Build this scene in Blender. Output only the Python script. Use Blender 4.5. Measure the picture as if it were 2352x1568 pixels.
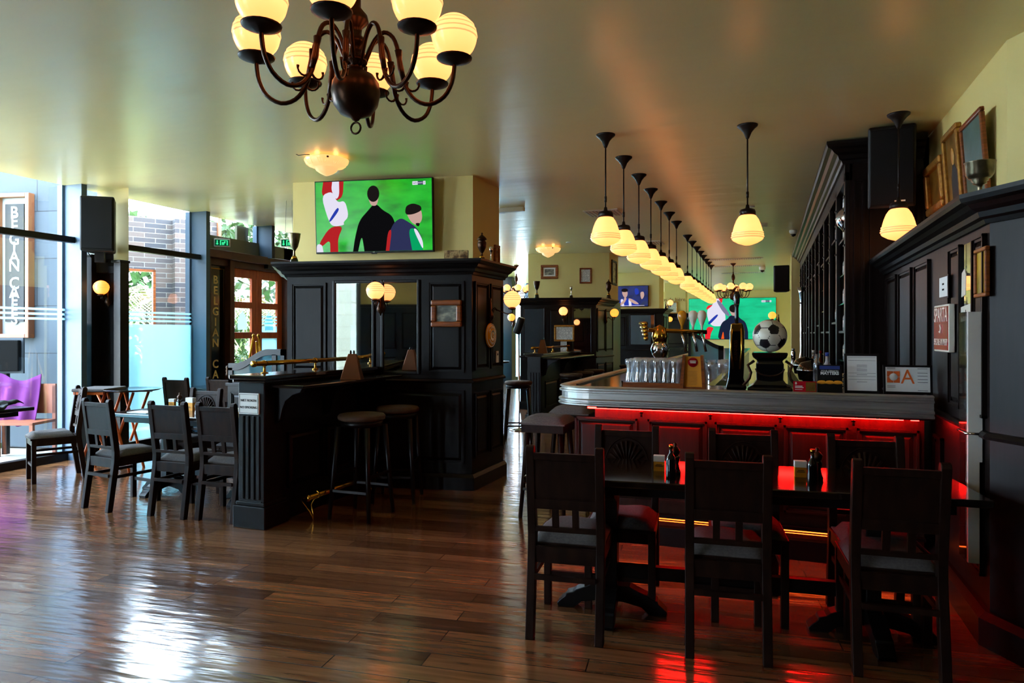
import bpy, math, random
from mathutils import Matrix, Vector
random.seed(7)
PI = math.pi
D = bpy.data
for o in list(D.objects): D.objects.remove(o)
SC = bpy.context.scene
COL = SC.collection
CEIL = 3.25
YAW = math.radians(20.5)

# ---------------- camera ----------------
cd = D.cameras.new('camera'); cam = D.objects.new('camera', cd); COL.objects.link(cam)
cam.location = (0, 0, 1.49); cam.rotation_euler = (PI/2, 0, YAW)
cd.sensor_width = 36; cd.lens = 24.0; cd.shift_y = -17/2352
cd.clip_start = .05; cd.clip_end = 200
SC.camera = cam
SC.view_settings.view_transform = 'Standard'; SC.view_settings.look = 'None'
SC.view_settings.exposure = 1.3; SC.view_settings.gamma = 1; SC.view_settings.use_curve_mapping = False

# ---------------- sky ----------------
w = D.worlds.new('sky'); SC.world = w; w.use_nodes = True
nt = w.node_tree; bg = nt.nodes['Background']
tc = nt.nodes.new('ShaderNodeTexCoord'); sx = nt.nodes.new('ShaderNodeSeparateXYZ'); rp = nt.nodes.new('ShaderNodeValToRGB')
nt.links.new(tc.outputs['Generated'], sx.inputs[0]); nt.links.new(sx.outputs['Z'], rp.inputs[0]); nt.links.new(rp.outputs[0], bg.inputs[0])
rp.color_ramp.elements[0].position = 0.0; rp.color_ramp.elements[0].color = (.80, .90, 1, 1)
rp.color_ramp.elements[1].position = .6; rp.color_ramp.elements[1].color = (.66, .82, 1, 1)
bg.inputs[1].default_value = 12.0
sl = D.lights.new('sun', 'SUN'); sl.energy = 60; sl.angle = .02; sl.color = (1, .88, .68)
so = D.objects.new('sun', sl); COL.objects.link(so); so.rotation_euler = (math.radians(-35), math.radians(22), 0); so.location = (0, 0, 20)

# ---------------- pixel geometry of the survey (camera height 1.49, 24 mm) ----------------
FX, CX, CY, HH = 1568., 1176., 767., 1.49
fv = (-math.sin(YAW), math.cos(YAW)); rv = (math.cos(YAW), math.sin(YAW))
def at(px, py, z):                       # point at height z
    d = FX*(HH-z)/(py-CY); l = (px-CX)/FX*d
    return Vector((d*fv[0]+l*rv[0], d*fv[1]+l*rv[1], z))
def ray(px):
    t = (px-CX)/FX; return (fv[0]+t*rv[0], fv[1]+t*rv[1])
def onD(px, py, d):
    a = ray(px); return Vector((a[0]*d, a[1]*d, HH-(py-CY)*d/FX))
def onY(px, py, Y):
    a = ray(px); return onD(px, py, Y/a[1])
def onX(px, py, X):
    a = ray(px); return onD(px, py, X/a[0])
def onL(px, py, p, q):
    a = ray(px); u = (q[0]-p[0], q[1]-p[1]); det = -a[0]*u[1]+a[1]*u[0]
    return onD(px, py, (-p[0]*u[1]+p[1]*u[0])/det)

# ---------------- materials ----------------
def lin(c):
    return tuple(((x/255.)/12.92 if x/255. <= .04045 else ((x/255.+.055)/1.055)**2.4) for x in c)
def mat(name, col, rough=.5, metal=0., spec=.5, coat=0., srgb=True, noise=None, bump=0, bscale=30, emit=None, es=0, stretch=None, alpha=None, trans=0, ior=1.5):
    m = D.materials.new(name); m.use_nodes = True; n = m.node_tree; b = n.nodes['Principled BSDF']
    c = lin(col) if srgb else col
    b.inputs['Base Color'].default_value = (*c, 1); b.inputs['Roughness'].default_value = rough; b.inputs['Metallic'].default_value = metal
    b.inputs['Specular IOR Level'].default_value = spec; b.inputs['Coat Weight'].default_value = coat; b.inputs['Coat Roughness'].default_value = .12
    if trans: b.inputs['Transmission Weight'].default_value = trans; b.inputs['IOR'].default_value = ior
    if emit: b.inputs['Emission Color'].default_value = (*emit, 1); b.inputs['Emission Strength'].default_value = es
    if noise or bump:
        t = n.nodes.new('ShaderNodeTexCoord'); mp = n.nodes.new('ShaderNodeMapping'); nz = n.nodes.new('ShaderNodeTexNoise')
        if stretch: mp.inputs['Scale'].default_value = stretch
        nz.inputs['Scale'].default_value = bscale; nz.inputs['Detail'].default_value = 6
        n.links.new(t.outputs['Object'], mp.inputs[0]); n.links.new(mp.outputs[0], nz.inputs[0])
        if noise:
            r = n.nodes.new('ShaderNodeValToRGB'); n.links.new(nz.outputs[0], r.inputs[0]); n.links.new(r.outputs[0], b.inputs['Base Color'])
            c2 = lin(noise) if srgb else noise
            r.color_ramp.elements[0].position = .35; r.color_ramp.elements[0].color = (*c, 1)
            r.color_ramp.elements[1].position = .68; r.color_ramp.elements[1].color = (*c2, 1)
        if bump:
            bp = n.nodes.new('ShaderNodeBump'); bp.inputs['Strength'].default_value = bump; bp.inputs['Distance'].default_value = .01
            n.links.new(nz.outputs[0], bp.inputs['Height']); n.links.new(bp.outputs[0], b.inputs['Normal'])
    return m
def emis(name, col, s, srgb=True):
    m = D.materials.new(name); m.use_nodes = True; n = m.node_tree; n.nodes.clear()
    o = n.nodes.new('ShaderNodeOutputMaterial'); e = n.nodes.new('ShaderNodeEmission')
    e.inputs[0].default_value = (*(lin(col) if srgb else col), 1); e.inputs[1].default_value = s; n.links.new(e.outputs[0], o.inputs[0]); return m
M = {}
M['wood'] = mat('dark_wood', (9, 8, 8), .38, spec=.26, noise=(14, 12, 12), bscale=6, stretch=(8, 8, .8), bump=.06)
M['woodb'] = mat('brown_wood', (13, 7, 6), .4, spec=.22, noise=(20, 11, 9), bscale=6, stretch=(8, 8, .8), bump=.05)
M['chair'] = mat('chair_wood', (30, 17, 12), .48, spec=.13, noise=(44, 27, 19), bscale=7, stretch=(3, 3, 1), bump=.05)
M['barwood'] = mat('bar_mahogany', (44, 21, 15), .33, spec=.3, noise=(56, 28, 20), bscale=6, stretch=(8, 8, .8), bump=.05)
M['table'] = mat('table_wood', (20, 14, 11), .13, spec=.5, noise=(32, 22, 16), bscale=5, stretch=(1, 9, 1), coat=.3)
M['cushion'] = mat('grey_fabric', (92, 88, 88), .9, spec=.2, noise=(108, 102, 100), bscale=90, bump=.2)
M['stool_seat'] = mat('brown_leather', (84, 64, 48), .6, spec=.3, noise=(70, 52, 40), bscale=20, bump=.1)
M['steel'] = mat('brushed_pewter', (176, 176, 172), .42, metal=1, noise=(196, 196, 192), bscale=10, stretch=(.5, .5, 8))
M['chrome'] = mat('chrome', (215, 215, 220), .1, metal=1)
M['brass'] = mat('brass', (190, 140, 50), .2, metal=1)
M['bronze'] = mat('dark_bronze', (70, 45, 28), .33, metal=.85, noise=(44, 30, 22), bscale=8)
M['iron'] = mat('black_iron', (26, 20, 17), .45, metal=.5)
M['black'] = mat('black_plastic', (9, 9, 10), .45, spec=.3)
M['blackg'] = mat('black_gloss', (6, 6, 8), .08, coat=.5)
M['speaker'] = mat('speaker_grey', (8, 8, 9), .7, spec=.2, noise=(12, 12, 13), bscale=200)
M['mirror'] = mat('mirror_glass', (225, 230, 232), .02, metal=1)
M['cream'] = mat('cream_paint', (216, 196, 122), .62, noise=(220, 202, 132), bscale=1.5)
M['white'] = mat('white_plastic', (225, 222, 212), .5)
M['paper'] = mat('white_paper', (228, 228, 224), .7)
M['ink'] = mat('black_ink', (25, 25, 28), .7)
M['gold'] = mat('gold_frame', (150, 100, 40), .35, metal=.6, noise=(190, 140, 60), bscale=30, bump=.3)
M['frame'] = mat('walnut_frame', (150, 78, 30), .3, noise=(106, 52, 20), bscale=8, stretch=(1, 1, 8))
M['orange_wood'] = mat('orange_pine', (214, 104, 30), .45, noise=(190, 84, 22), bscale=9)
M['doorwood'] = mat('red_mahogany', (176, 80, 40), .4, noise=(206, 104, 56), bscale=5, stretch=(6, 6, .7))
M['blueframe'] = mat('window_aluminium', (66, 87, 106), .5, metal=.1, noise=(72, 93, 112), bscale=2)
M['purple'] = mat('purple_cloth', (92, 42, 94), .9, spec=.1, noise=(78, 34, 82), bscale=4)
M['orange'] = mat('orange_card', (225, 150, 20), .6)
M['red'] = mat('red_enamel', (168, 16, 32), .25, coat=.4)
M['enamel'] = mat('white_enamel', (226, 222, 205), .3)
M['yellow'] = mat('yellow_enamel', (205, 140, 20), .2, coat=.5)
M['stone'] = mat('grey_stone', (52, 60, 66), .85, noise=(58, 66, 74), bscale=3, bump=.5)
M['leaf'] = mat('green_leaf', (36, 64, 28), .6, noise=(58, 88, 38), bscale=12)
M['palm'] = mat('palm_leaf', (66, 78, 44), .6, noise=(104, 104, 56), bscale=6)
M['ball_w'] = mat('ball_white', (214, 208, 190), .35)
M['ball_b'] = mat('ball_black', (22, 18, 22), .35)
M['led'] = emis('red_led', (1, .004, .003), 60, False)
M['ledc'] = emis('orange_led', (1, .1, .012), 3, False)
M['pewter'] = mat('old_silver', (150, 138, 110), .3, metal=.9, noise=(100, 90, 70), bscale=10)
M['ceiling'] = mat('ceiling_paint', (230, 213, 154), .29, spec=.8, noise=(234, 218, 162), bscale=1, bump=0)
M['tin'] = mat('copper_brown', (112, 62, 30), .3, metal=.5)
M['ground'] = mat('outdoor_paving', (150, 148, 138), .9, noise=(162, 160, 150), bscale=2)
M['grass'] = mat('grass', (62, 96, 52), .9, noise=(84, 120, 64), bscale=20)
def glass(name, tint=(1, 1, 1), f=.08, rough=0.0, frost=0, fcol=(.7, .85, .95)):
    m = D.materials.new(name); m.use_nodes = True; n = m.node_tree; n.nodes.clear()
    o = n.nodes.new('ShaderNodeOutputMaterial'); t = n.nodes.new('ShaderNodeBsdfTransparent'); g = n.nodes.new('ShaderNodeBsdfGlossy'); x = n.nodes.new('ShaderNodeMixShader')
    t.inputs[0].default_value = (*tint, 1); g.inputs['Roughness'].default_value = rough
    x.inputs[0].default_value = f; n.links.new(t.outputs[0], x.inputs[1]); n.links.new(g.outputs[0], x.inputs[2])
    last = x
    if frost:
        tr = n.nodes.new('ShaderNodeBsdfTranslucent'); tr.inputs[0].default_value = (*fcol, 1); y = n.nodes.new('ShaderNodeMixShader')
        y.inputs[0].default_value = frost; n.links.new(x.outputs[0], y.inputs[1]); n.links.new(tr.outputs[0], y.inputs[2]); last = y
    n.links.new(last.outputs[0], o.inputs[0]); return m
M['pane'] = glass('window_glass', (.93, .97, 1), .07)
M['frost'] = glass('frosted_film', (.8, .95, 1), .05, frost=.75, fcol=(.36, .56, .62))
M['crystal'] = glass('drinking_glass', (.95, .97, .98), .24, .05, frost=.12, fcol=(.9, .95, 1))
M['shelfglass'] = mat('glass_shelf_edge', (20, 130, 110), .1)
# opal lamp glass: brighter round the bulb, dimmer at the ends
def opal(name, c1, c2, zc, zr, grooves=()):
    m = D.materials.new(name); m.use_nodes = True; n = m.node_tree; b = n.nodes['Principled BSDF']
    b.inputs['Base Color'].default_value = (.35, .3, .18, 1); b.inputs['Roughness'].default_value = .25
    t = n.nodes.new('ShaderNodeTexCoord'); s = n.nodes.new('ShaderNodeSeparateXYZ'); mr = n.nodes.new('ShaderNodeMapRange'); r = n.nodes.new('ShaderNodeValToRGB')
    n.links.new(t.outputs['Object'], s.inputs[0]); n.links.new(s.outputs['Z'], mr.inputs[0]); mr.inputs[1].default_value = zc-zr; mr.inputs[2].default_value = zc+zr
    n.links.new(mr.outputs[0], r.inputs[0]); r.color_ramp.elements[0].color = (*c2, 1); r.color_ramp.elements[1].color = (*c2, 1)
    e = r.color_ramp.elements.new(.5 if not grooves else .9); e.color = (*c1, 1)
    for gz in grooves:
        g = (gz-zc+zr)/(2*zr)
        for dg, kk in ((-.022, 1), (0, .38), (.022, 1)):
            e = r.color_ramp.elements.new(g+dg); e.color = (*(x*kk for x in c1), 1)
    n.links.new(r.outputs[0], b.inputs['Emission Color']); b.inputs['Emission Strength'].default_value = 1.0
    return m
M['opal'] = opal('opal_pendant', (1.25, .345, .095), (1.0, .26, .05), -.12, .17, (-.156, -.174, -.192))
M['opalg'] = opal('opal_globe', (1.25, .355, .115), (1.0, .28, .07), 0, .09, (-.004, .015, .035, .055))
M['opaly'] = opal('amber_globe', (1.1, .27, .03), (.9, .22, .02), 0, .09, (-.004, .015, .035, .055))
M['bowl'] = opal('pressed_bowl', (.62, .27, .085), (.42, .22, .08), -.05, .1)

def brickmat(name, c1, c2, mortar, bw, rh, ms, rough=.9, coords='Object', rot=(0, 0, 0), offs=.5):
    m = D.materials.new(name); m.use_nodes = True; n = m.node_tree; b = n.nodes['Principled BSDF']; b.inputs['Roughness'].default_value = rough
    t = n.nodes.new('ShaderNodeTexCoord'); mp = n.nodes.new('ShaderNodeMapping'); mp.inputs['Rotation'].default_value = rot
    br = n.nodes.new('ShaderNodeTexBrick'); br.inputs['Scale'].default_value = 1; br.inputs['Brick Width'].default_value = bw; br.inputs['Row Height'].default_value = rh
    br.inputs['Mortar Size'].default_value = ms; br.offset = offs; br.inputs['Color1'].default_value = (*lin(c1), 1); br.inputs['Color2'].default_value = (*lin(c2), 1); br.inputs['Mortar'].default_value = (*lin(mortar), 1)
    n.links.new(t.outputs[coords], mp.inputs[0]); n.links.new(mp.outputs[0], br.inputs[0]); n.links.new(br.outputs[0], b.inputs['Base Color'])
    return m, n, b, br, mp
M['brick'] = brickmat('slip_brick', (104, 88, 78), (62, 62, 66), (128, 124, 116), .34, .085, .006, rot=(PI/2, 0, 0))[0]
M['lowbrick'] = M['brick']
# floor planks
m, n, b, br, mp = brickmat('plank_floor', (156, 108, 70), (94, 58, 35), (22, 12, 8), 1.15, .125, .003, .2, rot=(0, 0, -math.radians(6.3)), offs=.37)
nz = n.nodes.new('ShaderNodeTexNoise'); nz.inputs['Scale'].default_value = 2.2; nz.inputs['Detail'].default_value = 8
mp2 = n.nodes.new('ShaderNodeMapping'); mp2.inputs['Scale'].default_value = (1, 14, 1); n.links.new(mp.outputs[0], mp2.inputs[0]); n.links.new(mp2.outputs[0], nz.inputs[0])
mx = n.nodes.new('ShaderNodeMixRGB'); mx.blend_type = 'MULTIPLY'; mx.inputs[0].default_value = .7
rr = n.nodes.new('ShaderNodeValToRGB'); rr.color_ramp.elements[0].position = .3; rr.color_ramp.elements[0].color = (.45, .4, .38, 1); rr.color_ramp.elements[1].position = .65; rr.color_ramp.elements[1].color = (1.15, 1.1, 1.05, 1)
n.links.new(nz.outputs[0], rr.inputs[0]); n.links.new(br.outputs[0], mx.inputs[1]); n.links.new(rr.outputs[0], mx.inputs[2]); n.links.new(mx.outputs[0], b.inputs['Base Color'])
r2 = n.nodes.new('ShaderNodeMapRange'); r2.inputs[3].default_value = .08; r2.inputs[4].default_value = .27; n.links.new(nz.outputs[0], r2.inputs[0]); n.links.new(r2.outputs[0], b.inputs['Roughness'])
nb = n.nodes.new('ShaderNodeTexNoise'); nb.inputs['Scale'].default_value = 3; mp3 = n.nodes.new('ShaderNodeMapping'); mp3.inputs['Scale'].default_value = (1, 5, 1); n.links.new(mp.outputs[0], mp3.inputs[0]); n.links.new(mp3.outputs[0], nb.inputs[0])
ad = n.nodes.new('ShaderNodeMath'); ad.operation = 'MULTIPLY_ADD'; ad.inputs[1].default_value = -.7; n.links.new(br.outputs['Fac'], ad.inputs[0]); n.links.new(nb.outputs[0], ad.inputs[2])
bp = n.nodes.new('ShaderNodeBump'); bp.inputs['Strength'].default_value = .5; bp.inputs['Distance'].default_value = .008; n.links.new(ad.outputs[0], bp.inputs['Height']); n.links.new(bp.outputs[0], b.inputs['Normal'])
b.inputs['Specular IOR Level'].default_value = .75; b.inputs['Coat Weight'].default_value = .7; b.inputs['Coat Roughness'].default_value = .13; b.inputs['Coat IOR'].default_value = 1.6; n.links.new(bp.outputs[0], b.inputs['Coat Normal'])
M['floor'] = m
# ceiling: satin paint, faint roller waviness
m = M['ceiling']; n = m.node_tree; b = n.nodes['Principled BSDF']
t = n.nodes.new('ShaderNodeTexCoord'); mp = n.nodes.new('ShaderNodeMapping'); mp.inputs['Scale'].default_value = (.35, 2.2, 1); nz = n.nodes.new('ShaderNodeTexNoise'); nz.inputs['Scale'].default_value = 1.6
bp = n.nodes.new('ShaderNodeBump'); bp.inputs['Strength'].default_value = .5; bp.inputs['Distance'].default_value = .02
n.links.new(t.outputs['Object'], mp.inputs[0]); n.links.new(mp.outputs[0], nz.inputs[0]); n.links.new(nz.outputs[0], bp.inputs['Height']); n.links.new(bp.outputs[0], b.inputs['Normal'])

def artmat(name, cols, scale=4, stretch=(1, 1, 1), emit=0):
    m = D.materials.new(name); m.use_nodes = True; n = m.node_tree; b = n.nodes['Principled BSDF']; b.inputs['Roughness'].default_value = .3
    t = n.nodes.new('ShaderNodeTexCoord'); mp = n.nodes.new('ShaderNodeMapping'); mp.inputs['Scale'].default_value = stretch; z = n.nodes.new('ShaderNodeTexNoise'); z.inputs['Scale'].default_value = scale; z.inputs['Detail'].default_value = 5
    r = n.nodes.new('ShaderNodeValToRGB'); n.links.new(t.outputs['Object'], mp.inputs[0]); n.links.new(mp.outputs[0], z.inputs[0]); n.links.new(z.outputs[0], r.inputs[0])
    k = len(cols); r.color_ramp.elements[0].position = .3; r.color_ramp.elements[1].position = .7
    for i in range(k-2): r.color_ramp.elements.new(.3+.4*(i+1)/(k-1))
    for i, c in enumerate(cols): r.color_ramp.elements[i].color = (*lin(c), 1)
    if emit:
        n.links.new(r.outputs[0], b.inputs['Emission Color']); b.inputs['Emission Strength'].default_value = emit; b.inputs['Base Color'].default_value = (0, 0, 0, 1); b.inputs['Roughness'].default_value = .25
    else: n.links.new(r.outputs[0], b.inputs['Base Color'])
    return m
M['art_photo'] = artmat('old_photograph', [(60, 62, 60), (110, 112, 104), (190, 188, 160)], 9, (1, 1, 2))
M['art_paint'] = artmat('oil_painting', [(36, 26, 16), (96, 66, 30), (190, 160, 110), (60, 70, 40)], 16)
M['art_portrait'] = artmat('portrait_ground', [(40, 28, 14), (120, 84, 26), (60, 50, 30)], 6)
M['art_green'] = artmat('landscape_print', [(120, 132, 134), (86, 108, 100), (66, 84, 50)], 3)
M['art_poster'] = artmat('yellow_poster', [(200, 160, 20), (180, 150, 16), (120, 110, 30)], 4)
M['cartoon'] = artmat('drawing_print', [(226, 226, 218), (170, 172, 168), (236, 236, 230)], 24)
M['pitch'] = artmat('screen_pitch', [(10, 128, 20), (14, 172, 30), (40, 196, 44)], 3, (1, 1, 3), emit=.42)
M['pitch2'] = artmat('screen_pitch_far', [(4, 160, 110), (6, 184, 128), (20, 196, 140)], 1.4, (1, 1, 4), emit=.5)
M['crowd'] = artmat('screen_crowd', [(14, 18, 40), (20, 34, 110), (44, 50, 78)], 5, emit=.42)
def se(c, s=.42): return emis('screen_%d_%d_%d' % c, c, s)
S_ = {k: se(v) for k, v in dict(black=(12, 12, 14), navy=(44, 48, 84), red=(178, 34, 38), white=(226, 222, 240), skin=(196, 160, 150), hair=(26, 22, 22), green=(8, 160, 96), blue=(40, 60, 170), grey=(120, 120, 150), orange=(240, 90, 30), hred=(235, 40, 50), dnavy=(26, 34, 58)).items()}

# ---------------- mesh builder ----------------
class MB:
    def __init__(s): s.v = []; s.f = []; s.sm = []
    def add(s, vs, fs, smooth=False):
        o = len(s.v); s.v += [tuple(v) for v in vs]; s.f += [tuple(i+o for i in f) for f in fs]; s.sm += [smooth]*len(fs); return s
    def box(s, x0, x1, y0, y1, z0, z1, M4=None):
        vs = [Vector((x, y, z)) for x in (x0, x1) for y in (y0, y1) for z in (z0, z1)]
        if M4: vs = [M4 @ v for v in vs]
        return s.add(vs, [(0, 1, 3, 2), (4, 6, 7, 5), (0, 4, 5, 1), (2, 3, 7, 6), (0, 2, 6, 4), (1, 5, 7, 3)])
    def prism(s, poly, z0, z1, M4=None):
        k = len(poly); vs = [Vector((x, y, z0)) for x, y in poly]+[Vector((x, y, z1)) for x, y in poly]
        if M4: vs = [M4 @ v for v in vs]
        return s.add(vs, [tuple(range(k))[::-1], tuple(range(k, 2*k))]+[(i, (i+1) % k, (i+1) % k+k, i+k) for i in range(k)])
    def xz(s, poly, y0, y1, M4=None):        # polygon in the xz plane with thickness along y
        R = Matrix(((1, 0, 0, 0), (0, 0, -1, 0), (0, 1, 0, 0), (0, 0, 0, 1)))
        return s.prism(poly, -y1, -y0, (M4 @ R) if M4 else R)
    def yz(s, poly, x0, x1, M4=None):        # polygon in the yz plane, thickness along x
        R = Matrix(((0, 0, 1, 0), (1, 0, 0, 0), (0, 1, 0, 0), (0, 0, 0, 1)))
        return s.prism(poly, x0, x1, (M4 @ R) if M4 else R)
    def lathe(s, prof, c=(0, 0, 0), n=24, M4=None):
        vs = []; fs = []
        for r, z in prof:
            for i in range(n):
                a = 2*PI*i/n; vs.append(Vector((c[0]+r*math.cos(a), c[1]+r*math.sin(a), c[2]+z)))
        for j in range(len(prof)-1):
            for i in range(n): fs.append((j*n+i, j*n+(i+1) % n, (j+1)*n+(i+1) % n, (j+1)*n+i))
        if prof[0][0] > 1e-5: fs.append(tuple(range(n))[::-1])
        if prof[-1][0] > 1e-5: fs.append(tuple(range((len(prof)-1)*n, len(prof)*n)))
        if M4: vs = [M4 @ v for v in vs]
        return s.add(vs, fs, True)
    def tube(s, pts, r, n=8, closed=False):
        pts = [Vector(p) for p in pts]; vs = []; fs = []; k = len(pts); up = None
        for i, p in enumerate(pts):
            t = (pts[(i+1) % k]-pts[i-1]) if (closed or 0 < i < k-1) else (pts[min(i+1, k-1)]-pts[max(i-1, 0)])
            t.normalize()
            if up is None: up = Vector((0, 0, 1)) if abs(t.z) < .9 else Vector((1, 0, 0))
            a = t.cross(up)
            if a.length < 1e-4: a = t.cross(Vector((0, 1, 0)))
            a.normalize(); up = a.cross(t).normalized()
            ri = r[i] if isinstance(r, (list, tuple)) else r
            for j in range(n):
                th = 2*PI*j/n; vs.append(p+ri*(math.cos(th)*a+math.sin(th)*up))
        for i in range(k if closed else k-1):
            for j in range(n):
                a0 = i*n+j; a1 = i*n+(j+1) % n; b0 = ((i+1) % k)*n+j; b1 = ((i+1) % k)*n+(j+1) % n; fs.append((a0, b0, b1, a1))
        if not closed: fs += [tuple(range(n)), tuple(range((k-1)*n, k*n))[::-1]]
        return s.add(vs, fs, True)
    def sweep(s, path, prof, closed=False):   # profile (offset to the right of travel, z) along a plan path
        k = len(path); vs = []; m = len(prof); fs = []
        for i in range(k):
            p = Vector(path[i]); a = Vector(path[i-1]) if (closed or i) else None; c = Vector(path[(i+1) % k]) if (closed or i < k-1) else None
            d1 = (p-a).normalized() if a is not None else (c-p).normalized(); d2 = (c-p).normalized() if c is not None else d1
            n1 = Vector((d1.y, -d1.x)); n2 = Vector((d2.y, -d2.x)); b = (n1+n2); b = b/(b.length_squared)*2 if b.length > .2 else n1
            for o, z in prof: vs.append(Vector((p.x+b.x*o, p.y+b.y*o, z)))
        for i in range(k if closed else k-1):
            for j in range(m):
                a0 = i*m+j; a1 = i*m+(j+1) % m; b0 = ((i+1) % k)*m+j; b1 = ((i+1) % k)*m+(j+1) % m; fs.append((a0, a1, b1, b0))
        if not closed: fs += [tuple(range(m))[::-1], tuple(range((k-1)*m, k*m))]
        return s.add(vs, fs)
    def build(s, name, m, parent=None, bev=0, fix=True, at_=None):
        me = D.meshes.new(name); me.from_pydata(s.v, [], s.f); me.update()
        for p, q in zip(me.polygons, s.sm): p.use_smooth = q
        me.materials.append(M[m] if isinstance(m, str) else m)
        if fix:
            import bmesh
            bm = bmesh.new(); bm.from_mesh(me); bmesh.ops.recalc_face_normals(bm, faces=bm.faces); bm.to_mesh(me); bm.free()
        o = D.objects.new(name, me); COL.objects.link(o)
        if parent: o.parent = parent
        if at_: o.location = at_
        if bev:
            b = o.modifiers.new('bevel', 'BEVEL'); b.width = bev; b.segments = 2; b.limit_method = 'ANGLE'; b.angle_limit = math.radians(50)
        return o
def tag(o, label, cat, group=None):
    o['label'] = label; o['category'] = cat
    if group: o['group'] = group
    return o
def thing(name, label, cat, loc=(0, 0, 0), rz=0, group=None, mw=None):
    o = D.objects.new(name, None); COL.objects.link(o); o.empty_display_size = .1
    if mw is not None: o.matrix_world = mw
    else: o.location = loc; o.rotation_euler = (0, 0, rz)
    return tag(o, label, cat, group)
def struct(o): o['kind'] = 'structure'; return o
KIDS = {}
def copy_tree(o, loc, rz=0, label=None, group=None):
    def cp(a, parent):
        c = a.copy(); COL.objects.link(c); c.parent = parent
        for ch in [x for x in D.objects if x.parent == a and x.name not in done]:
            done.add(ch.name); cp(ch, c)
        return c
    done = set(); r = cp(o, None); r.location = loc; r.rotation_euler = (0, 0, rz)
    if label: r['label'] = label
    if group: r['group'] = group
    return r
def wallM(p, q, z=0):                        # local x along p->q, z up, -y towards the right of travel (the viewer side)
    d = Vector((q[0]-p[0], q[1]-p[1])).normalized()
    return Matrix(((d.x, -d.y, 0, p[0]), (d.y, d.x, 0, p[1]), (0, 0, 1, z), (0, 0, 0, 1)))
def text(name, s, size, m, parent, loc, rot=(PI/2, 0, 0), al='CENTER', ext=.0012, sx=1, lsp=1, bold=0):
    c = D.curves.new(name, 'FONT'); c.body = s; c.size = size; c.align_x = al; c.align_y = 'CENTER'; c.extrude = ext; c.space_line = lsp; c.offset = bold; c.resolution_u = 3
    t = D.objects.new('tmp', c); COL.objects.link(t)
    me = D.meshes.new_from_object(t.evaluated_get(bpy.context.evaluated_depsgraph_get())); D.objects.remove(t)
    me.name = name; me.materials.clear(); me.materials.append(M[m] if isinstance(m, str) else m)
    o = D.objects.new(name, me); COL.objects.link(o); o.parent = parent; o.location = loc; o.rotation_euler = rot; o.scale = (sx, 1, 1)
    return o

#@@PART2
# ================= room shell =================
struct(MB().box(-7.8, 2.6, -4.5, 29.2, -.1, 0).build('floor', 'floor'))
struct(MB().box(-7.8, 2.6, -4.5, 29.2, CEIL, CEIL+.15).build('ceiling', 'ceiling'))
struct(MB().box(1.345, 1.6, 4.87, 29, 1.9, CEIL).box(1.345, 1.6, 16.0, 29, 0, 1.9).build('wall_right', 'cream'))
struct(MB().prism([(1.345, 4.87), (2.05, 3.55), (2.05, -4.4), (2.3, -4.4), (2.3, 4.95), (1.5, 4.95)], 1.95, CEIL).build('wall_right', 'cream'))
struct(MB().box(-7.8, 1.6, 29, 29.2, 0, CEIL).build('wall_back', 'cream'))
MB_ = MB
# panelled lower right wall: flat body + frames
def panels(mb, M4, spans, z0, z1, fw=.05, raised=True):
    """frame-and-panel mouldings in a local wall frame (x along, -y out)"""
    for a, b in spans:
        for k, (o, dpt) in enumerate(((0, .022), (.014, .012))):
            x0, x1, y0, y1 = a+o, b-o, z0+o, z1-o; t = .014
            mb.box(x0, x1, -dpt, 0, y0, y0+t, M4); mb.box(x0, x1, -dpt, 0, y1-t, y1, M4)
            mb.box(x0, x0+t, -dpt, 0, y0, y1, M4); mb.box(x1-t, x1, -dpt, 0, y0, y1, M4)
        if raised:
            q = .055
            vs = [Vector(v) for v in ((a+.03, 0, z0+.03), (b-.03, 0, z0+.03), (b-.03, 0, z1-.03), (a+.03, 0, z1-.03), (a+q, -.014, z0+q), (b-q, -.014, z0+q), (b-q, -.014, z1-q), (a+q, -.014, z1-q))]
            if M4: vs = [M4 @ v for v in vs]
            mb.add(vs, [(4, 5, 6, 7), (0, 1, 5, 4), (1, 2, 6, 5), (2, 3, 7, 6), (3, 0, 4, 7)])
    return mb
struct(MB().box(-5.9, 2.3, -4.5, -4.4, 0, CEIL).box(-7.8, -5.9, -4.5, -4.4, 3.05, CEIL).build('wall_rear', 'cream'))
RR = wallM((2.3, -4.4), (-5.9, -4.4)); rwp = MB().box(0, 8.2, -.04, 0, 0, 2.15, RR).box(0, 8.2, -.08, 0, 2.15, 2.22, RR); panels(rwp, RR @ Matrix.Translation((0, -.04, 0)), [(.1+.8*k, .8+.8*k) for k in range(10)], 1.1, 2.05); panels(rwp, RR @ Matrix.Translation((0, -.04, 0)), [(.1+.8*k, .8+.8*k) for k in range(10)], .2, .95)
struct(rwp.build('wall_rear_panelled', 'wood'))
struct(MB().box(-7.8, -5.9, -4.46, -4.45, 0, 3.05).build('window_rear', 'pane'))
for x in (-7.72, -6.9, -5.98): struct(MB().box(x, x+.07, -4.5, -4.25, 0, 3.05).build('trim_mullion', 'blueframe'))
struct(MB().box(-7.2, -3.5, -7.3, -7, 0, 4.5).build('wall_outside_rear', brickmat('pale_cladding', (34, 42, 40), (30, 38, 36), (14, 18, 17), 1.6, .34, .008, .85, rot=(PI/2, 0, 0))[0]))
RW = wallM((1.0, 6.95), (1.0, 3.87))      # x runs towards the camera, out = -X
OD = Vector((.46, -.887)).normalized(); RP = (1.0, 3.87); RQ = (1.0+OD.x*1.6, 4.07+OD.y*1.6)
OW = wallM(RP, RQ)
struct(MB().prism([(1.0, 6.95), RP, RQ, (2.05, RQ[1]), (2.05, 4.85), (1.4, 4.85), (1.4, 6.95)], 0, 2.1).build('wall_right_panelled', 'woodb'))
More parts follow.
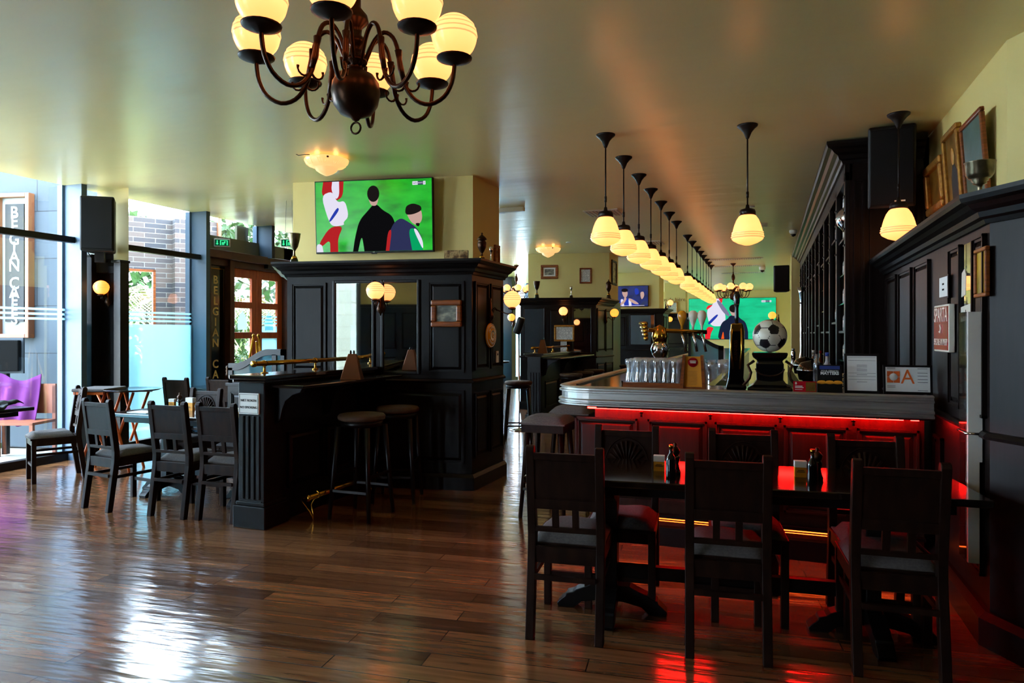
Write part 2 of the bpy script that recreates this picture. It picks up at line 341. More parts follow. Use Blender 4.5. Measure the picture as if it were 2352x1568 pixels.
struct(MB().prism([(RQ[0], RQ[1]), (2.05, RQ[1]), (2.05, -4.4), (RQ[0], -4.4)], 0, 2.1).build('wall_right_rear', 'wood'))
mb = MB(); panels(mb, RW, [(.12, .62), (.74, 1.24), (1.95, 2.18), (2.72, 3.0)], .3, .86); panels(mb, RW, [(.12, .62), (.74, 1.24), (1.36, 1.82), (2.35, 2.6), (2.84, 3.04)], 1.08, 1.98)
struct(mb.build('trim_1', 'woodb'))
mb = MB(); panels(mb, OW, [(.2, .75), (.85, 1.5)], .22, .92); panels(mb, OW, [(.2, .75), (.85, 1.5)], 1.08, 2.0)
struct(mb.build('trim_2', 'wood'))
CORN = [(0, 0), (.02, 0), (.03, .02), (.05, .03), (.06, .055), (.09, .07), (.11, .09), (.14, .1), (.15, .12), (.15, .14), (0, .14)]
struct(MB().sweep([(1.0, 6.95), RP, RQ], [(o*.9, z+2.02) for o, z in CORN]).prism([(1.0, 6.95), RP, RQ, (2.05, RQ[1]), (2.05, 6), (1.4, 6.95)], 2.1, 2.158).build('trim_3', 'wood'))
RAIL = [(0, 0), (.025, .005), (.03, .02), (.015, .035), (0, .04)]
struct(MB().sweep([(1.0, 6.95), RP, RQ], [(o, z+.98) for o, z in RAIL]).build('trim_4', 'wood'))
struct(MB().sweep([(1.0, 6.95), RP, RQ], [(0, 0), (.05, 0), (.05, .13), (.02, .16), (0, .16)]).build('baseboard_right', 'wood'))

# ---- left glass front ----
mull = [1.5, 3.6, 5.72, 7.62, 9.0, 10.9, 12.8, 14.7, 16.6, 18.5, 20.4, 22.3, 24.2, 26.1, 28.2]
for i, y in enumerate(mull):
    z0 = 2.72 if abs(y-9.0) < .01 else 0
    struct(MB().box(-7.86, -7.52, y, y+.07, z0, CEIL).box(-7.88, -7.8, y-.03, y+.1, z0, CEIL).build('trim_mullion', 'blueframe'))
struct(MB().box(-7.86, -7.7, -4.5, 1.5, 0, CEIL).build('wall_left', 'cream')); struct(MB().box(-7.7, -7.66, -4.4, 1.45, 0, 2.1).build('wall_left_added', 'wood'))  # unseen wall stretch added in place of windows to cut the fill light
for i in range(len(mull)-1):
    a, b = mull[i]+.07, mull[i+1]
    if abs(mull[i]-7.62) < .01 or abs(mull[i]-9.0) < .01 and False:
        struct(MB().box(-7.8, -7.79, a, b, 2.95, CEIL).build('window_%d' % (i+1), 'pane')); continue
    wdw = struct(MB().box(-7.8, -7.79, a, b, .08, CEIL).build('window_%d' % (i+1), 'pane'))
    MB().box(-7.84, -7.74, a, b, 0, .09).build('window_sill', 'wood', wdw)
    MB().box(-7.7, -7.62, a-.04, b+.04, 2.56, 2.63).build('window_transom', 'iron', wdw)
    f = MB()
    if i != 1: f.box(-7.785, -7.782, a, b, .1, 1.62)
    for z in (1.655, 1.71, 1.765): f.box(-7.785, -7.782, a, b, z, z+.025)
    f.build('frosted_film', 'frost', wdw)
# olive panel above the door, coloured as a reflection in the transom glass
struct(MB().box(-7.86, -7.78, 7.69, 9.9, 2.72, 2.97).box(-7.86, -7.82, 8.55, 8.8, 2.72, 3.2).build('wall_left_reflection', mat('olive_reflection', (96, 98, 78), .25, noise=(110, 110, 88), bscale=2)))
struct(MB().box(-7.86, -7.78, 9.62, 10.9, 0, 2.97).build('wall_left', 'doorwood'))
# entrance door set
dr = struct(MB().box(-7.86, -7.66, 7.72, 7.86, 0, 2.66).box(-7.86, -7.66, 8.24, 8.33, 0, 2.66).box(-7.86, -7.66, 9.56, 9.68, 0, 2.66).box(-7.86, -7.6, 7.7, 9.7, 2.62, 2.74).box(-7.86, -7.7, 7.7, 9.7, 2.52, 2.62).build('door_1', mat('door_frame_wood', (70, 38, 26), .4, noise=(88, 50, 34), bscale=5), bev=.006))
for y0, y1 in ((8.34, 8.94), (8.95, 9.55)):
    f = MB()
    f.box(-7.82, -7.77, y0, y0+.11, 0, 2.52); f.box(-7.82, -7.77, y1-.11, y1, 0, 2.52)
    zz = [.0, .3, .98, 1.07, 1.42, 1.51, 1.86, 1.95, 2.36, 2.52]
    for a, b in ((.0, .3), (.9, 1.0), (1.42, 1.52), (1.9, 2.0), (2.38, 2.52)): f.box(-7.818, -7.772, y0+.1, y1-.1, a, b)
    lf = f.build('door_leaf', 'doorwood', dr, bev=.004)
    MB().box(-7.8, -7.795, y0+.1, y1-.1, .3, 2.4).build('door_glass', 'pane', lf)
    c = (y0+y1)/2
    MB().yz([(c-.1, 1.56), (c+.1, 1.56), (c+.1, 1.72), (c+.07, 1.76), (c+.06, 1.8), (c+.02, 1.83), (c, 1.87), (c-.02, 1.83), (c-.06, 1.8), (c-.07, 1.76), (c-.1, 1.72)], -7.793, -7.791).build('lantern_reflection', 'frost', lf)  # pale lantern shapes stand in for pendant reflections in the door glass
MB().tube([(-7.74, 8.9, 1.0), (-7.7, 8.9, 1.02), (-7.7, 8.9, 1.3), (-7.74, 8.9, 1.32)], .01).build('door_handle', 'brass', dr)
# black glass sign beside the door
sg = thing('cafe_sign', 'tall black glass sign with gold BELGIAN CAFE lettering beside the mahogany doors', 'sign', (-7.78, 8.05, 1.6), PI/2)
MB().box(-.19, .19, -.012, .01, -1.3, .92).build('sign_panel', 'blackg', sg)
b = MB()
for s in (-1, 1): b.box(s*.168-.005, s*.168+.005, -.018, -.012, -1.25, .88)
b.box(-.17, .17, -.018, -.012, .87, .88).build('gold_border', 'brass', sg)
sc_ = mat('gold_letter', (240, 206, 130), .4)
def vertical_word(word, z, step, size, m, parent, y, sx=1):
    for ch in word:
        if ch != ' ':
            o = text('letter', ch, size, m, parent, (0, y, z), sx=sx, bold=.004)
            # slab serifs
        z -= step
vertical_word('BELGIAN CAFE', .70, .158, .17, sc_, sg, -.014)

# pier with wood casing
struct(MB().prism([(-7.72, 6.08), (-7.2, 6.08), (-7.35, 6.2), (-7.72, 6.3)], 0, CEIL).build('wall_left_pier', 'cream'))
pc = thing('pier_casing', 'dark wood casing with two pilasters wrapped round the pier between the windows', 'panelling', (-7.47, 6.08, 0))
MB().box(-.26, .26, -.04, .0, 0, 2.3).build('back_panel', 'wood', pc)
MB().box(-.3, -.14, -.16, .0, 0, 2.44).box(-.31, -.13, -.17, .0, 2.42, 2.45).build('pilaster', 'wood', pc, bev=.005)
MB().box(.17, .28, -.12, .0, 0, 2.36).box(.15, .30, -.14, .0, 2.34, 2.37).build('pilaster', 'wood', pc, bev=.005)
MB().box(-.2, .2, -.07, .0, 2.22, 2.31).build('top_rail', 'wood', pc, bev=.005)
# window pier right side of the far glass front: dark curtain like piers
for y in (11.6, 15.4, 19.5, 23.3): struct(MB().box(-7.74, -7.3, y, y+.35, 0, CEIL-.02).build('wall_left_pier', 'wood'))

# ---- outdoors ----
struct(MB().box(-30, -7.87, -16, 40, -.12, -.02).box(-7.87, 6, -16, -4.6, -.12, -.02).build('ground', 'ground'))
lawn = MB().box(-18, -9.5, 2, 26, -.02, .05).build('lawn', 'grass'); tag(lawn, 'strip of green lawn outside the glass front', 'grass'); lawn['kind'] = 'structure'
a12 = math.radians(12)
SWp = (-7.95, 6.43); SWM = wallM((SWp[0]-6*math.cos(a12), SWp[1]-6*math.sin(a12)), SWp)
m = brickmat('stone_cladding', (50, 59, 66), (44, 53, 60), (15, 19, 22), 1.1, .62, .006, .85, rot=(PI/2, 0, 0))
nz = m[1].nodes.new('ShaderNodeTexNoise'); nz.inputs['Scale'].default_value = 9; nz.inputs['Detail'].default_value = 8; bp = m[1].nodes.new('ShaderNodeBump'); bp.inputs['Strength'].default_value = .6; bp.inputs['Distance'].default_value = .03
m[1].links.new(nz.outputs[0], bp.inputs['Height']); m[1].links.new(bp.outputs[0], m[2].inputs['Normal'])
o = struct(MB().box(0, 6.0, 0, .3, 0, 5.5).build('wall_outside_stone', m[0])); o.matrix_world = SWM
o = struct(MB().box(5.75, 6.0, -.08, 0, 0, 1.38).box(5.6, 6.05, -.12, 0, 1.38, 1.44).build('trim_outside_ledge', mat('pale_stone', (92, 96, 84), .8))); o.matrix_world = SWM
# menu sign outside
p0 = onL(2, 600, (SWp[0]-6*math.cos(a12), SWp[1]-6*math.sin(a12)), SWp)
p1 = onL(80, 445, (SWp[0]-6*math.cos(a12), SWp[1]-6*math.sin(a12)), SWp)
zb = onL(80, 776, (SWp[0]-6*math.cos(a12), SWp[1]-6*math.sin(a12)), SWp).z
wS = (Vector((p1.x, p1.y))-Vector((p0.x, p0.y))).length; hS = p1.z-zb
mm = wallM((p0.x, p0.y), (p1.x, p1.y), zb)
owhite = mat('dim_white', (112, 116, 116), .7)  # plain outdoor white, darker than the indoor paper
sg2 = thing('cafe_sign', 'tall pine framed outdoor sign with white BELGIAN CAFE lettering on the grey stone wall', 'sign', mw=mm @ Matrix.Translation((wS/2, 0, 0)))
f = MB(); t = .055
f.box(-wS/2, -wS/2+t, -.1, 0, 0, hS).box(wS/2-t, wS/2, -.1, 0, 0, hS).box(-wS/2+t, wS/2-t, -.1, 0, 0, t).box(-wS/2+t, wS/2-t, -.1, 0, hS-t, hS)
f.build('sign_frame', mat('pine_frame', (104, 58, 30), .5), sg2, bev=.008)
MB().box(-wS/2+t, wS/2-t, -.03, 0, t, hS-t).build('white_mount', owhite, sg2)
MB().box(-wS/2+t+.06, wS/2-t-.06, -.05, -.03, t+.16, hS-t-.08).build('sign_panel', mat('slate_blue', (14, 20, 24), .5, spec=.2), sg2)
vertical_word('BELGIAN CAFES', hS-t-.2, (hS-.48)/12.2, .22, owhite, sg2, -.052)
# brick building with a window
BWp = onD(306, 700, 11.6); dB = Vector((math.cos(math.radians(57.5)), math.sin(math.radians(57.5))))
BWM = wallM((BWp.x, BWp.y), (BWp.x+dB.x, BWp.y+dB.y))
o = struct(MB().box(-2.0, -.12, 0, .3, 0, 3.5).box(-.12, .34, 0, .3, 2.6, 3.5).box(.34, 1.35, 0, .3, 0, 3.5).box(-.12, .34, 0, .3, 0, .5).build('wall_outside_brick', 'brick')); o.matrix_world = BWM
o = struct(MB().box(.6, 1.35, -.25, 0, 0, 3.48).build('wall_outside_brick_pier', 'brick')); o.matrix_world = BWM
o = struct(MB().box(-.12, -.08, -.02, .1, .5, 2.6).box(.3, .34, -.02, .1, .5, 2.6).box(-.12, .34, -.02, .1, 2.56, 2.6).box(1.28, 1.34, -.33, -.2, 0, 3.6).build('window_outside_frame', 'frame')); o.matrix_world = BWM
# palms and shrubs beyond the doors
def palm(x, y, h, label, n=20, L=2.0):
    t = thing('palm_tree', label, 'tree', (x, y, 0))
    MB().tube([(0, 0, 0), (.05, 0, h*.5), (0, .05, h)], [.2, .17, .16], 10).build('trunk', mat('palm_trunk', (92, 76, 60), .9, noise=(66, 54, 44), bscale=14), t)
    f = MB()
    for i in range(n):
        a = 2*PI*i/n+random.random()*.3; up = random.uniform(.1, 1.1)
        P0 = Vector((0, 0, h)); pts = []
        for k in range(7):
            s = k/6; r = L*s; z = h+up*r-(1.1+up*.3)*r*r/L
            pts.append(Vector((math.cos(a)*r, math.sin(a)*r, z)))
        sd = Vector((-math.sin(a), math.cos(a), 0))
        for k in range(6):
            for q in range(4):
                p = pts[k].lerp(pts[k+1], q/4); d = (pts[k+1]-pts[k]).normalized(); w = .5*math.sin(PI*min(.97, (k+q/4+.6)/6.6))
                for s in (-1, 1):
                    e = p+sd*s*w+d*.25+Vector((0, 0, -w*.5)); f.add([p, p+d*.05, e], [(0, 1, 2)])
        f.tube(pts, .012, 4)
    f.build('fronds', 'palm', t, fix=False)
    return t
palm(-12.3, 10.9, 2.2, 'palm tree behind the brick wall window, built for a palm reflected in it')  # stands behind the opening in place of a palm reflection
palm(-12.8, 14.9, 2.1, 'palm tree seen through the left door leaf')
palm(-13.0, 19.6, 2.0, 'palm tree seen through the right door leaf')
def shrub(x, y, w_, h, label, n=900, m='leaf', ls=1):
    f = MB()
    for i in range(n):
        u = random.random()*2*PI; v = math.acos(random.uniform(-1, 1)); r = random.uniform(.75, 1.05)
        p = Vector((w_*r*math.sin(v)*math.cos(u), w_*r*math.sin(v)*math.sin(u), max(.0, h*.48+h*.5*r*math.cos(v))))
        a = Vector((random.uniform(-1, 1), random.uniform(-1, 1), random.uniform(-1, 1))).normalized()*.07*ls; b = a.cross(Vector((random.random(), random.random(), 1))).normalized()*.04*ls
        f.add([p-a, p+b, p+a, p-b], [(0, 1, 2, 3)])
    o = f.build('shrub', m, fix=False, at_=(x, y, 0)); return tag(o, label, 'shrub')
for i, (x, y, ww, h) in enumerate([(-10.3, 11.9, .7, 1.35), (-10.3, 13.5, .75, 1.5), (-10.3, 15.1, .75, 1.45), (-11.4, 21.5, 1.4, 2.6), (-11.0, 25.5, 1.4, 2.8), (-17.5, 15.2, 2.4, 5.0), (-17.5, 20.6, 2.7, 6.4)]):
    shrub(x, y, ww, h, ['leafy green shrub behind the low wall, through the left door leaf', 'leafy green shrub behind the low wall, through the right door leaf', 'leafy green shrub at the far end of the low wall', 'tall green bush outside the far windows', 'tallest green bush at the far end of the glass front', 'big leafy tree crown far outside, behind the left door leaf', 'big leafy tree crown far outside, behind the right door leaf'][i], 900 if i < 5 else 2600, 'leaf', 1 if i < 5 else 3.2)
struct(MB().box(-9.4, -9.1, 11.2, 17, 0, .85).box(-9.45, -9.05, 11.2, 17, .85, .93).build('wall_outside_low', mat('terracotta_low_wall', (136, 104, 84), .9)))

# ================= tall panelled pillars with shelves =================
def pillar(A, B, C, up, ztop, label, mirrors, pan, shelf_label=None, side=None):
    """A-B front edge of the wood casing (left, right), C rear right corner, up = plaster shaft polygon"""
    struct(MB().prism(up, 0, CEIL).build('wall_pillar', 'cream'))
    t = thing('panelled_pillar', label, 'panelling', (A[0], A[1], 0), math.atan2(B[1]-A[1], B[0]-A[0]))
    inv = t.matrix_basis.inverted()
    def L2(p): v = inv @ Vector((p[0], p[1], 0)); return (v.x, v.y)
    poly = [L2(q) for q in [A, B, C]+side]
    MB().prism(poly, 0, ztop-.03).build('casing', 'wood', t)
    pth = [poly[-1], poly[0], poly[1], poly[2]]
    MB().sweep(pth, [(o, z+ztop-.14) for o, z in CORN]).prism(poly, ztop-.03, ztop-.001).build('cornice', 'wood', t)
    MB().sweep(pth, [(0, 0), (.04, 0), (.04, .12), (.015, .15), (0, .15)]).build('plinth', 'wood', t)
    MB().sweep(pth, [(o, z+1.02) for o, z in RAIL]).build('dado_rail', 'wood', t)
    for (x0, x1, z0, z1) in mirrors:
        g = MB().box(x0, x1, -.006, 0, z0, z1).build('mirror', 'mirror', t)
        fr = MB(); w_ = .028
        for (a, b, c, d) in ((x0-w_, x0, z0-w_, z1+w_), (x1, x1+w_, z0-w_, z1+w_), (x0, x1, z1, z1+w_), (x0, x1, z0-w_, z0)): fr.box(a, b, -.025, 0, c, d)
        fr.build('mirror_frame', 'wood', g, bev=.006)
    for (x0, x1, z0, z1) in pan: panels(MB(), None, [(x0, x1)], z0, z1).build('panel', 'wood', t)
    Bl, Cl = L2(B), L2(C); sm = wallM(Bl, Cl); ln = (Vector(Cl)-Vector(Bl)).length
    for z0, z1 in ((.3, .92), (1.14, ztop-.2)):
        panels(MB(), sm, [(.05, ln*.5-.02), (ln*.5+.03, ln-.05)], z0, z1).build('side_panel', 'woodb', t)
    return t
A1, B1, C1 = (-4.515, 5.632), (-2.645, 5.979), (-2.625, 6.757)
pl1 = pillar(A1, B1, C1, [(-5.17, 6.55), (-3.06, 6.944), (-3.03, 7.66), (-5.25, 7.3)], 2.2,
       'large dark panelled pillar casing with two mirrors under the big television', [(.52, .9, 1.13, 1.99), (1.02, 1.36, 1.13, 1.99)],
       [(.05, .42, 1.12, 2.0), (1.47, 1.83, 1.12, 2.0), (1.0, 1.83, .25, .95)], side=[(-3.01, 7.68), (-5.25, 7.32), (-5.2, 6.6)])
A2, B2, C2 = (-4.6, 12.78), (-3.14, 13.1), (-3.04, 14.2)
pl2 = pillar(A2, B2, C2, [(-4.92, 14.18), (-3.2, 14.56), (-3.2, 15.5), (-4.9, 15.2)], 2.2,
       'second dark panelled pillar casing with two mirrors, behind the bar stools', [(.08, .47, 1.13, 1.99), (1.06, 1.39, 1.13, 1.99)],
       [(.56, .98, 1.12, 2.0)], side=[(-3.15, 15.52), (-4.95, 15.22), (-4.95, 14.0)])
# third: wall section with the blue television, and the fourth slim pillar
Y3 = 19.2
a3 = onY(1398, 700, Y3); b3 = onY(1522, 700, Y3)
A3, B3 = (a3.x, Y3), (b3.x, Y3+.1)
pl3 = pillar(A3, B3, (B3[0]+.02, Y3+1.0), [(A3[0]-.1, Y3+.3), (B3[0]-.15, Y3+.35), (B3[0]-.13, Y3+1.1), (A3[0]-.1, Y3+1.1)], 2.2,
       'third dark panelled casing below the television showing the player in blue', [(.62, 1.28, 1.2, 2.02)], [(.1, .5, 1.12, 2.0)], side=[(A3[0], Y3+1.1)])
Y4 = 24.0
a4 = onY(1526, 700, Y4); b4 = onY(1578, 700, Y4)
pl4 = pillar((a4.x, Y4), (b4.x, Y4), (b4.x, Y4+.6), [(a4.x, Y4+.05), (b4.x-.05, Y4+.05), (b4.x-.05, Y4+.6), (a4.x, Y4+.6)], 2.2,
       'slim dark panelled pillar casing beside the big green screen', [], [(.08, b4.x-a4.x-.08, 1.12, 2.0)], side=[(a4.x, Y4+.6)])
tt = thing('wall_lettering', 'brown gothic lettering reading pas de biere on the far slim pillar', 'lettering', ((a4.x+b4.x)/2-.08, Y4+.045, 2.68)); text('letters', 'pas de bière.', .17, 'frame', tt, (0, -.003, 0))

# ---- half walls with drinking shelf, rails ----
def halfwall(x0, x1, y0, y1, label, rail_y, sign=False, shelf_w=.32):
    t = thing('half_wall', label, 'partition', ((x0+x1)/2, y0, 0)); w_ = (x1-x0)/2; L = y1-y0
    MB().box(-w_+.03, w_-.03, .2, L, 0, 1.14).build('wall_body', 'wood', t)
    MB().box(-w_, w_, 0, .22, 0, 1.14).build('end_post', 'wood', t, bev=.006)
    f = MB()
    for k in range(4): f.box(-w_+.035+k*.05, -w_+.06+k*.05, -.012, 0, .22, .86)
    f.box(-w_+.02, w_-.02, -.008, 0, .18, .21)
    f.build('fluting', 'wood', t, bev=.004)
    MB().box(-w_-.03, w_+.03, -.03, .26, 0, .17).box(-w_-.015, w_+.015, -.015, .24, .17, .2).build('post_plinth', 'wood', t, bev=.006)
    MB().box(-w_-.05, w_+.06, -.05, L, 1.14, 1.175).box(-w_-.03, w_+.03, -.03, L, 1.115, 1.14).build('cap_rail', 'table', t, bev=.008)
    MB().box(w_-.01, w_+shelf_w, .06, L, 1.075, 1.1).build('drinking_shelf', 'table', t, bev=.006)
    for yy in (.12, L*.5, L-.25):
        MB().xz([(w_-.02, 1.075), (w_+.26, 1.075), (w_+.24, 1.04), (w_+.17, 1.02), (w_+.1, .97), (w_+.07, .9), (w_+.05, .82), (w_-.02, .78)], yy, yy+.05).build('shelf_bracket', 'wood', t, bev=.003)
    panels(MB(), wallM((w_-.03, .25), (w_-.03, L)), [(.05, L*.33), (L*.36, L*.62), (L*.65, L-.4)], .25, .7).build('side_panel', 'wood', t)
    r = thing('brass_rail', 'polished brass rail along the top of the ' + label.split(' with')[0], 'rail', ((x0+x1)/2-.06, y0+.1, 1.175))
    MB().tube([(0, 0, .08), (0, rail_y, .08)], .019, 12).build('rail_tube', 'brass', r)
    for yy in (0, rail_y): MB().tube([(0, yy-.012, .08), (0, yy+.012, .08)], .026, 12).build('end_cap', 'brass', r)
    for yy in (.12, rail_y*.52, rail_y-.1):
        MB().lathe([(.03, 0), (.03, .006), (.011, .012), (.009, .05), (.014, .062)], (0, yy, 0), 14).build('rail_post', 'brass', r)
        MB().tube([(0, yy-.014, .08), (0, yy+.014, .08)], .025, 12).build('rail_collar', 'brass', r)
    fr = thing('foot_rail', 'brass foot rail on curled brackets at the base of the ' + label.split(' with')[0], 'rail', (x1+.22, y0+.25, 0))
    MB().tube([(0, 0, .2), (0, L-.4, .2)], .021, 12).build('rail_tube', 'brass', fr)
    MB().tube([(0, -.012, .2), (0, .0, .2)], .028, 14).build('end_cap', 'brass', fr)
    for yy in (.1, L-.6):
        MB().tube([(-.16, yy, .16), (-.12, yy, .12), (-.06, yy, .06), (-.03, yy, .002), (-.035, yy, .06), (-.05, yy, .12), (-.02, yy, .17), (.025, yy, .19), (.03, yy, .22), (.01, yy, .235), (-.02, yy, .235)], .006, 6).tube([(-.2, yy, .165), (-.05, yy, .17)], .006, 6).build('rail_bracket', 'brass', fr)
    return t
hw1 = halfwall(-3.845, -3.60, 4.22, 5.78, 'near half wall with drinking shelf and no smoking notice', 1.5)
hw2 = halfwall(-3.70, -3.47, 10.62, 13.0, 'far half wall with drinking shelf and three stools', 2.2)
ns = thing('no_smoking_notice', 'white notice reading NIET ROKEN NO SMOKING on the half wall post', 'notice', (-3.73, 4.205, .955))
MB().box(-.095, .095, -.004, .012, -.08, .08).build('notice_board', 'paper', ns)
MB().box(-.088, .088, -.006, -.004, .07, .072).box(-.088, .088, -.006, -.004, -.072, -.07).box(-.088, -.086, -.006, -.004, -.072, .072).box(.086, .088, -.006, -.004, -.072, .072).build('border', 'ink', ns)
text('letters', 'NIET ROKEN', .026, 'ink', ns, (0, -.005, .025)); text('letters', 'NO SMOKING', .026, 'ink', ns, (0, -.005, -.028))
# ================= the bar =================
BX0, BX1, BY = -1.43, .925, 4.66
bar = thing('bar_counter', 'long dark wood bar with ribbed pewter edge and red light strips', 'bar', (0, 0, 0))
r_ = .26
cor = [(BX0+r_-r_*math.cos(a), BY+r_-r_*math.sin(a)) for a in [i*PI/2/9 for i in range(10)]]
path = [(BX0, 19.5)]+cor+[(BX1, BY)]
prof = [(-.05, .985), (.014, .985), (.026, .992), (.026, 1.0), (.01, 1.006), (.01, 1.012), (.024, 1.018), (.024, 1.028), (.0, 1.036), (0, 1.078), (.018, 1.083), (.018, 1.092), (.003, 1.097), (.003, 1.108), (.014, 1.113), (.008, 1.122), (-.035, 1.124), (-.045, 1.116), (-.05, 1.108)]
MB().sweep(path[::-1], [(-o, z) for o, z in prof]).build('pewter_edge', 'steel', bar)

top = [(BX0+.045, 19.5)]+[(BX0+r_-(r_-.045)*math.cos(a), BY+r_-(r_-.045)*math.sin(a)) for a in [i*PI/2/9 for i in range(10)]]+[(BX1, BY+.045), (BX1, BY+.62), (-.42, BY+.62), (-.42, 19.5)]
MB().prism(top, 1.05, 1.108).build('counter_top', 'table', bar)
BF = BY+.27; BL = BX0+.24
MB().prism([(BL, 19.4), (BL, BF), (BX1, BF), (BX1, BF+.1), (BL+.1, BF+.1), (BL+.1, 19.4)], 0, 1.05).build('bar_front', 'barwood', bar)
MB().prism([(-.46, 19.4), (-.46, BY+.6), (BX1, BY+.6), (BX1, BY+.56), (-.5, BY+.56), (-.5, 19.4)], .1, 1.05).build('bar_inner_face', 'wood', bar)
FM = wallM((BL, BF), (BX1, BF))
xs = [onY(px, 1000, BF).x-BL for px in (1322, 1464, 1488, 1624, 1642, 1784, 1800, 1948, 1968, 2118)]
for i in range(5): panels(MB(), FM, [(xs[2*i], min(xs[2*i+1], BX1-BL-.03))], .3, .88).build('front_panel', 'barwood', bar)
for i in range(4):
    x = BL+(xs[2*i+1]+xs[2*i+2])/2; MB().tube([(x, BF, .93), (x, BF-.05, .93), (x, BF-.055, .90)], .008).lathe([(.012, 0), (.016, .008), (.012, .016)], (x, BF-.05, .925), 10).build('coat_hook', 'bronze', bar)
SM = wallM((BL, 19.4), (BL, BF))
panels(MB(), SM, [(1.2*k+.1, 1.2*k+1.1) for k in range(12)], .3, .88).build('side_panel', 'woodb', bar)
MB().prism([(BL-.06, 19.4), (BL-.06, BF-.06), (BX1, BF-.06), (BX1, BF), (BL, BF), (BL, 19.4)], 0, .13).build('bar_plinth', 'wood', bar)
MB().box(BX0+.3, BX1, BY+.06, BF, .969, .985).build('soffit_board', 'wood', bar)
MB().box(BX0+.2, .80, BY+.205, BY+.215, .948, .962).box(.84, .885, BY+.205, BY+.215, .948, .962).build('light_strip', 'led', bar)
MB().box(BL+.02, BX1-.06, BF-.045, BF-.035, .185, .192).box(BL+.3, BX1-.3, BF-.05, BF-.045, .172, .176).build('foot_light_strip', 'ledc', bar)
MB().box(BL-.02, BX1, BF-.055, BF, .195, .215).build('step_rail', 'wood', bar)
# bar rail of gold reflections: inner lip
MB().sweep([(BX0+.11, 19.5), (BX0+.11, BY+.3)], [(0, 1.108), (.02, 1.108), (.02, 1.118), (0, 1.118)]).build('inner_lip', 'bronze', bar)
struct(MB().box(-.38, .3, BY+.62, 19.4, 0, .012).build('floor_bar_mat', 'black'))

# back bar: tall shelving up to the ceiling
CB0, CY0, CY1 = .71, 6.95, 16.2
bb = thing('back_bar_cabinet', 'floor to ceiling dark wood bottle shelving behind the bar', 'cabinet', (0, 0, 0))
MB().box(CB0, 1.34, CY0, CY0+.05, 0, CEIL-.02).box(1.3, 1.34, CY0, CY1, 0, CEIL-.02).box(CB0, 1.34, CY1-.05, CY1, 0, CEIL-.02).build('carcass', 'woodb', bb)
f = MB(); nb_ = 11; st = (CY1-CY0-.1)/nb_
for i in range(nb_+1):
    y = CY0+.0+i*st; f.box(CB0-.04, CB0+.0, y, y+.1, .9, 2.98)
    for k in range(4): f.box(CB0-.05, CB0-.04, y+.015, y+.085, 2.3+.15*k, 2.32+.15*k)
    if i: f.box(CB0, 1.3, y+.03, y+.07, .9, 2.98)
f.build('upright', 'wood', bb, bev=.004)
MB().box(CB0-.04, CB0+.02, CY0, CY1, 2.9, 3.06).build('frieze', 'wood', bb)
MB().sweep([(CB0-.04, CY1), (CB0-.04, CY0), (1.3, CY0)], [(o*1.1, z*1.3+3.05) for o, z in CORN]).build('cornice', 'wood', bb)
shz = [1.22, 1.5, 1.78, 2.06, 2.4, 2.7]
for i in range(nb_):
    y = CY0+.1+i*st
    for k, z in enumerate(shz):
        zz = z+(.1 if i % 3 == 1 else 0)
        if i % 3 == 0 or k in (1, 4): MB().box(CB0-.02, 1.28, y, y+st-.06, zz, zz+.022 if k in (1, 4) else zz+.01).build('shelf', 'wood' if k in (1, 4) else 'shelfglass', bb)
MB().box(.36, 1.3, CY0-.9, CY1, .92, .98).build('worktop', 'table', bb, bev=.006)
MB().box(.42, 1.3, CY0-.88, CY1, 0, .92).build('base_cupboard', 'wood', bb)
panels(MB(), wallM((CB0, CY0), (1.34, CY0)), [(.03, .12), (.16, .52), (.54, .6)], .2, 2.9, raised=False).build('end_panel', 'woodb', bb)
struct(MB().box(.5, 1.34, 16.3, 16.6, 0, CEIL).build('wall_right_end_pier', 'cream'))

# ================= lamps =================
LP = []
def pendant(drop, label):
    t = thing('pendant_lamp', label, 'lamp', (0, 0, CEIL))
    MB().lathe([(.085, 0), (.082, -.012), (.06, -.03), (.035, -.06), (.018, -.1), (.012, -.115)], n=20).build('ceiling_canopy', 'iron', t)
    MB().tube([(0, 0, -.1), (0, 0, -drop+.3)], .0065, 8).tube([(0, 0, -drop*.55), (0, 0, -drop*.55-.05)], .011, 8).build('rod', 'iron', t)
    h = MB().lathe([(.012, .06), (.018, .03), (.058, .018), (.066, .0), (.066, -.03)], (0, 0, -drop+.29), 20).build('shade_holder', 'iron', t)
    P = [(.055, .0), (.07, -.01), (.09, -.04), (.106, -.08), (.116, -.115), (.121, -.138)]
    for k in range(3): z = -.14-.018*k; r = .122+.003*k; P += [(r, z), (r+.006, z-.005), (r+.006, z-.011), (r, z-.016)]
    P += [(.127, -.2), (.118, -.212), (.08, -.235), (.03, -.252), (0, -.256)]
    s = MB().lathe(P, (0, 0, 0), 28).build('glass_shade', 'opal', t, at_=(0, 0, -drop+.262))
    return t
pp = [(-1.338, 5.94), (-1.34, 6.76), (-1.33, 7.56), (-1.325, 8.36), (-1.325, 9.2), (-1.33, 10.06), (-1.33, 10.9), (-1.33, 12.48), (-1.335, 13.34), (-1.33, 14.2), (-1.33, 15.0), (-1.34, 15.8), (-1.34, 16.6), (-1.34, 17.3), (-1.34, 18.1)]
ordn = ['nearest', 'second', 'third', 'fourth', 'fifth', 'sixth', 'seventh', 'eighth', 'ninth', 'tenth', 'eleventh', 'twelfth', 'thirteenth', 'fourteenth', 'farthest']
pend = pendant(.99, 'x'); first = True
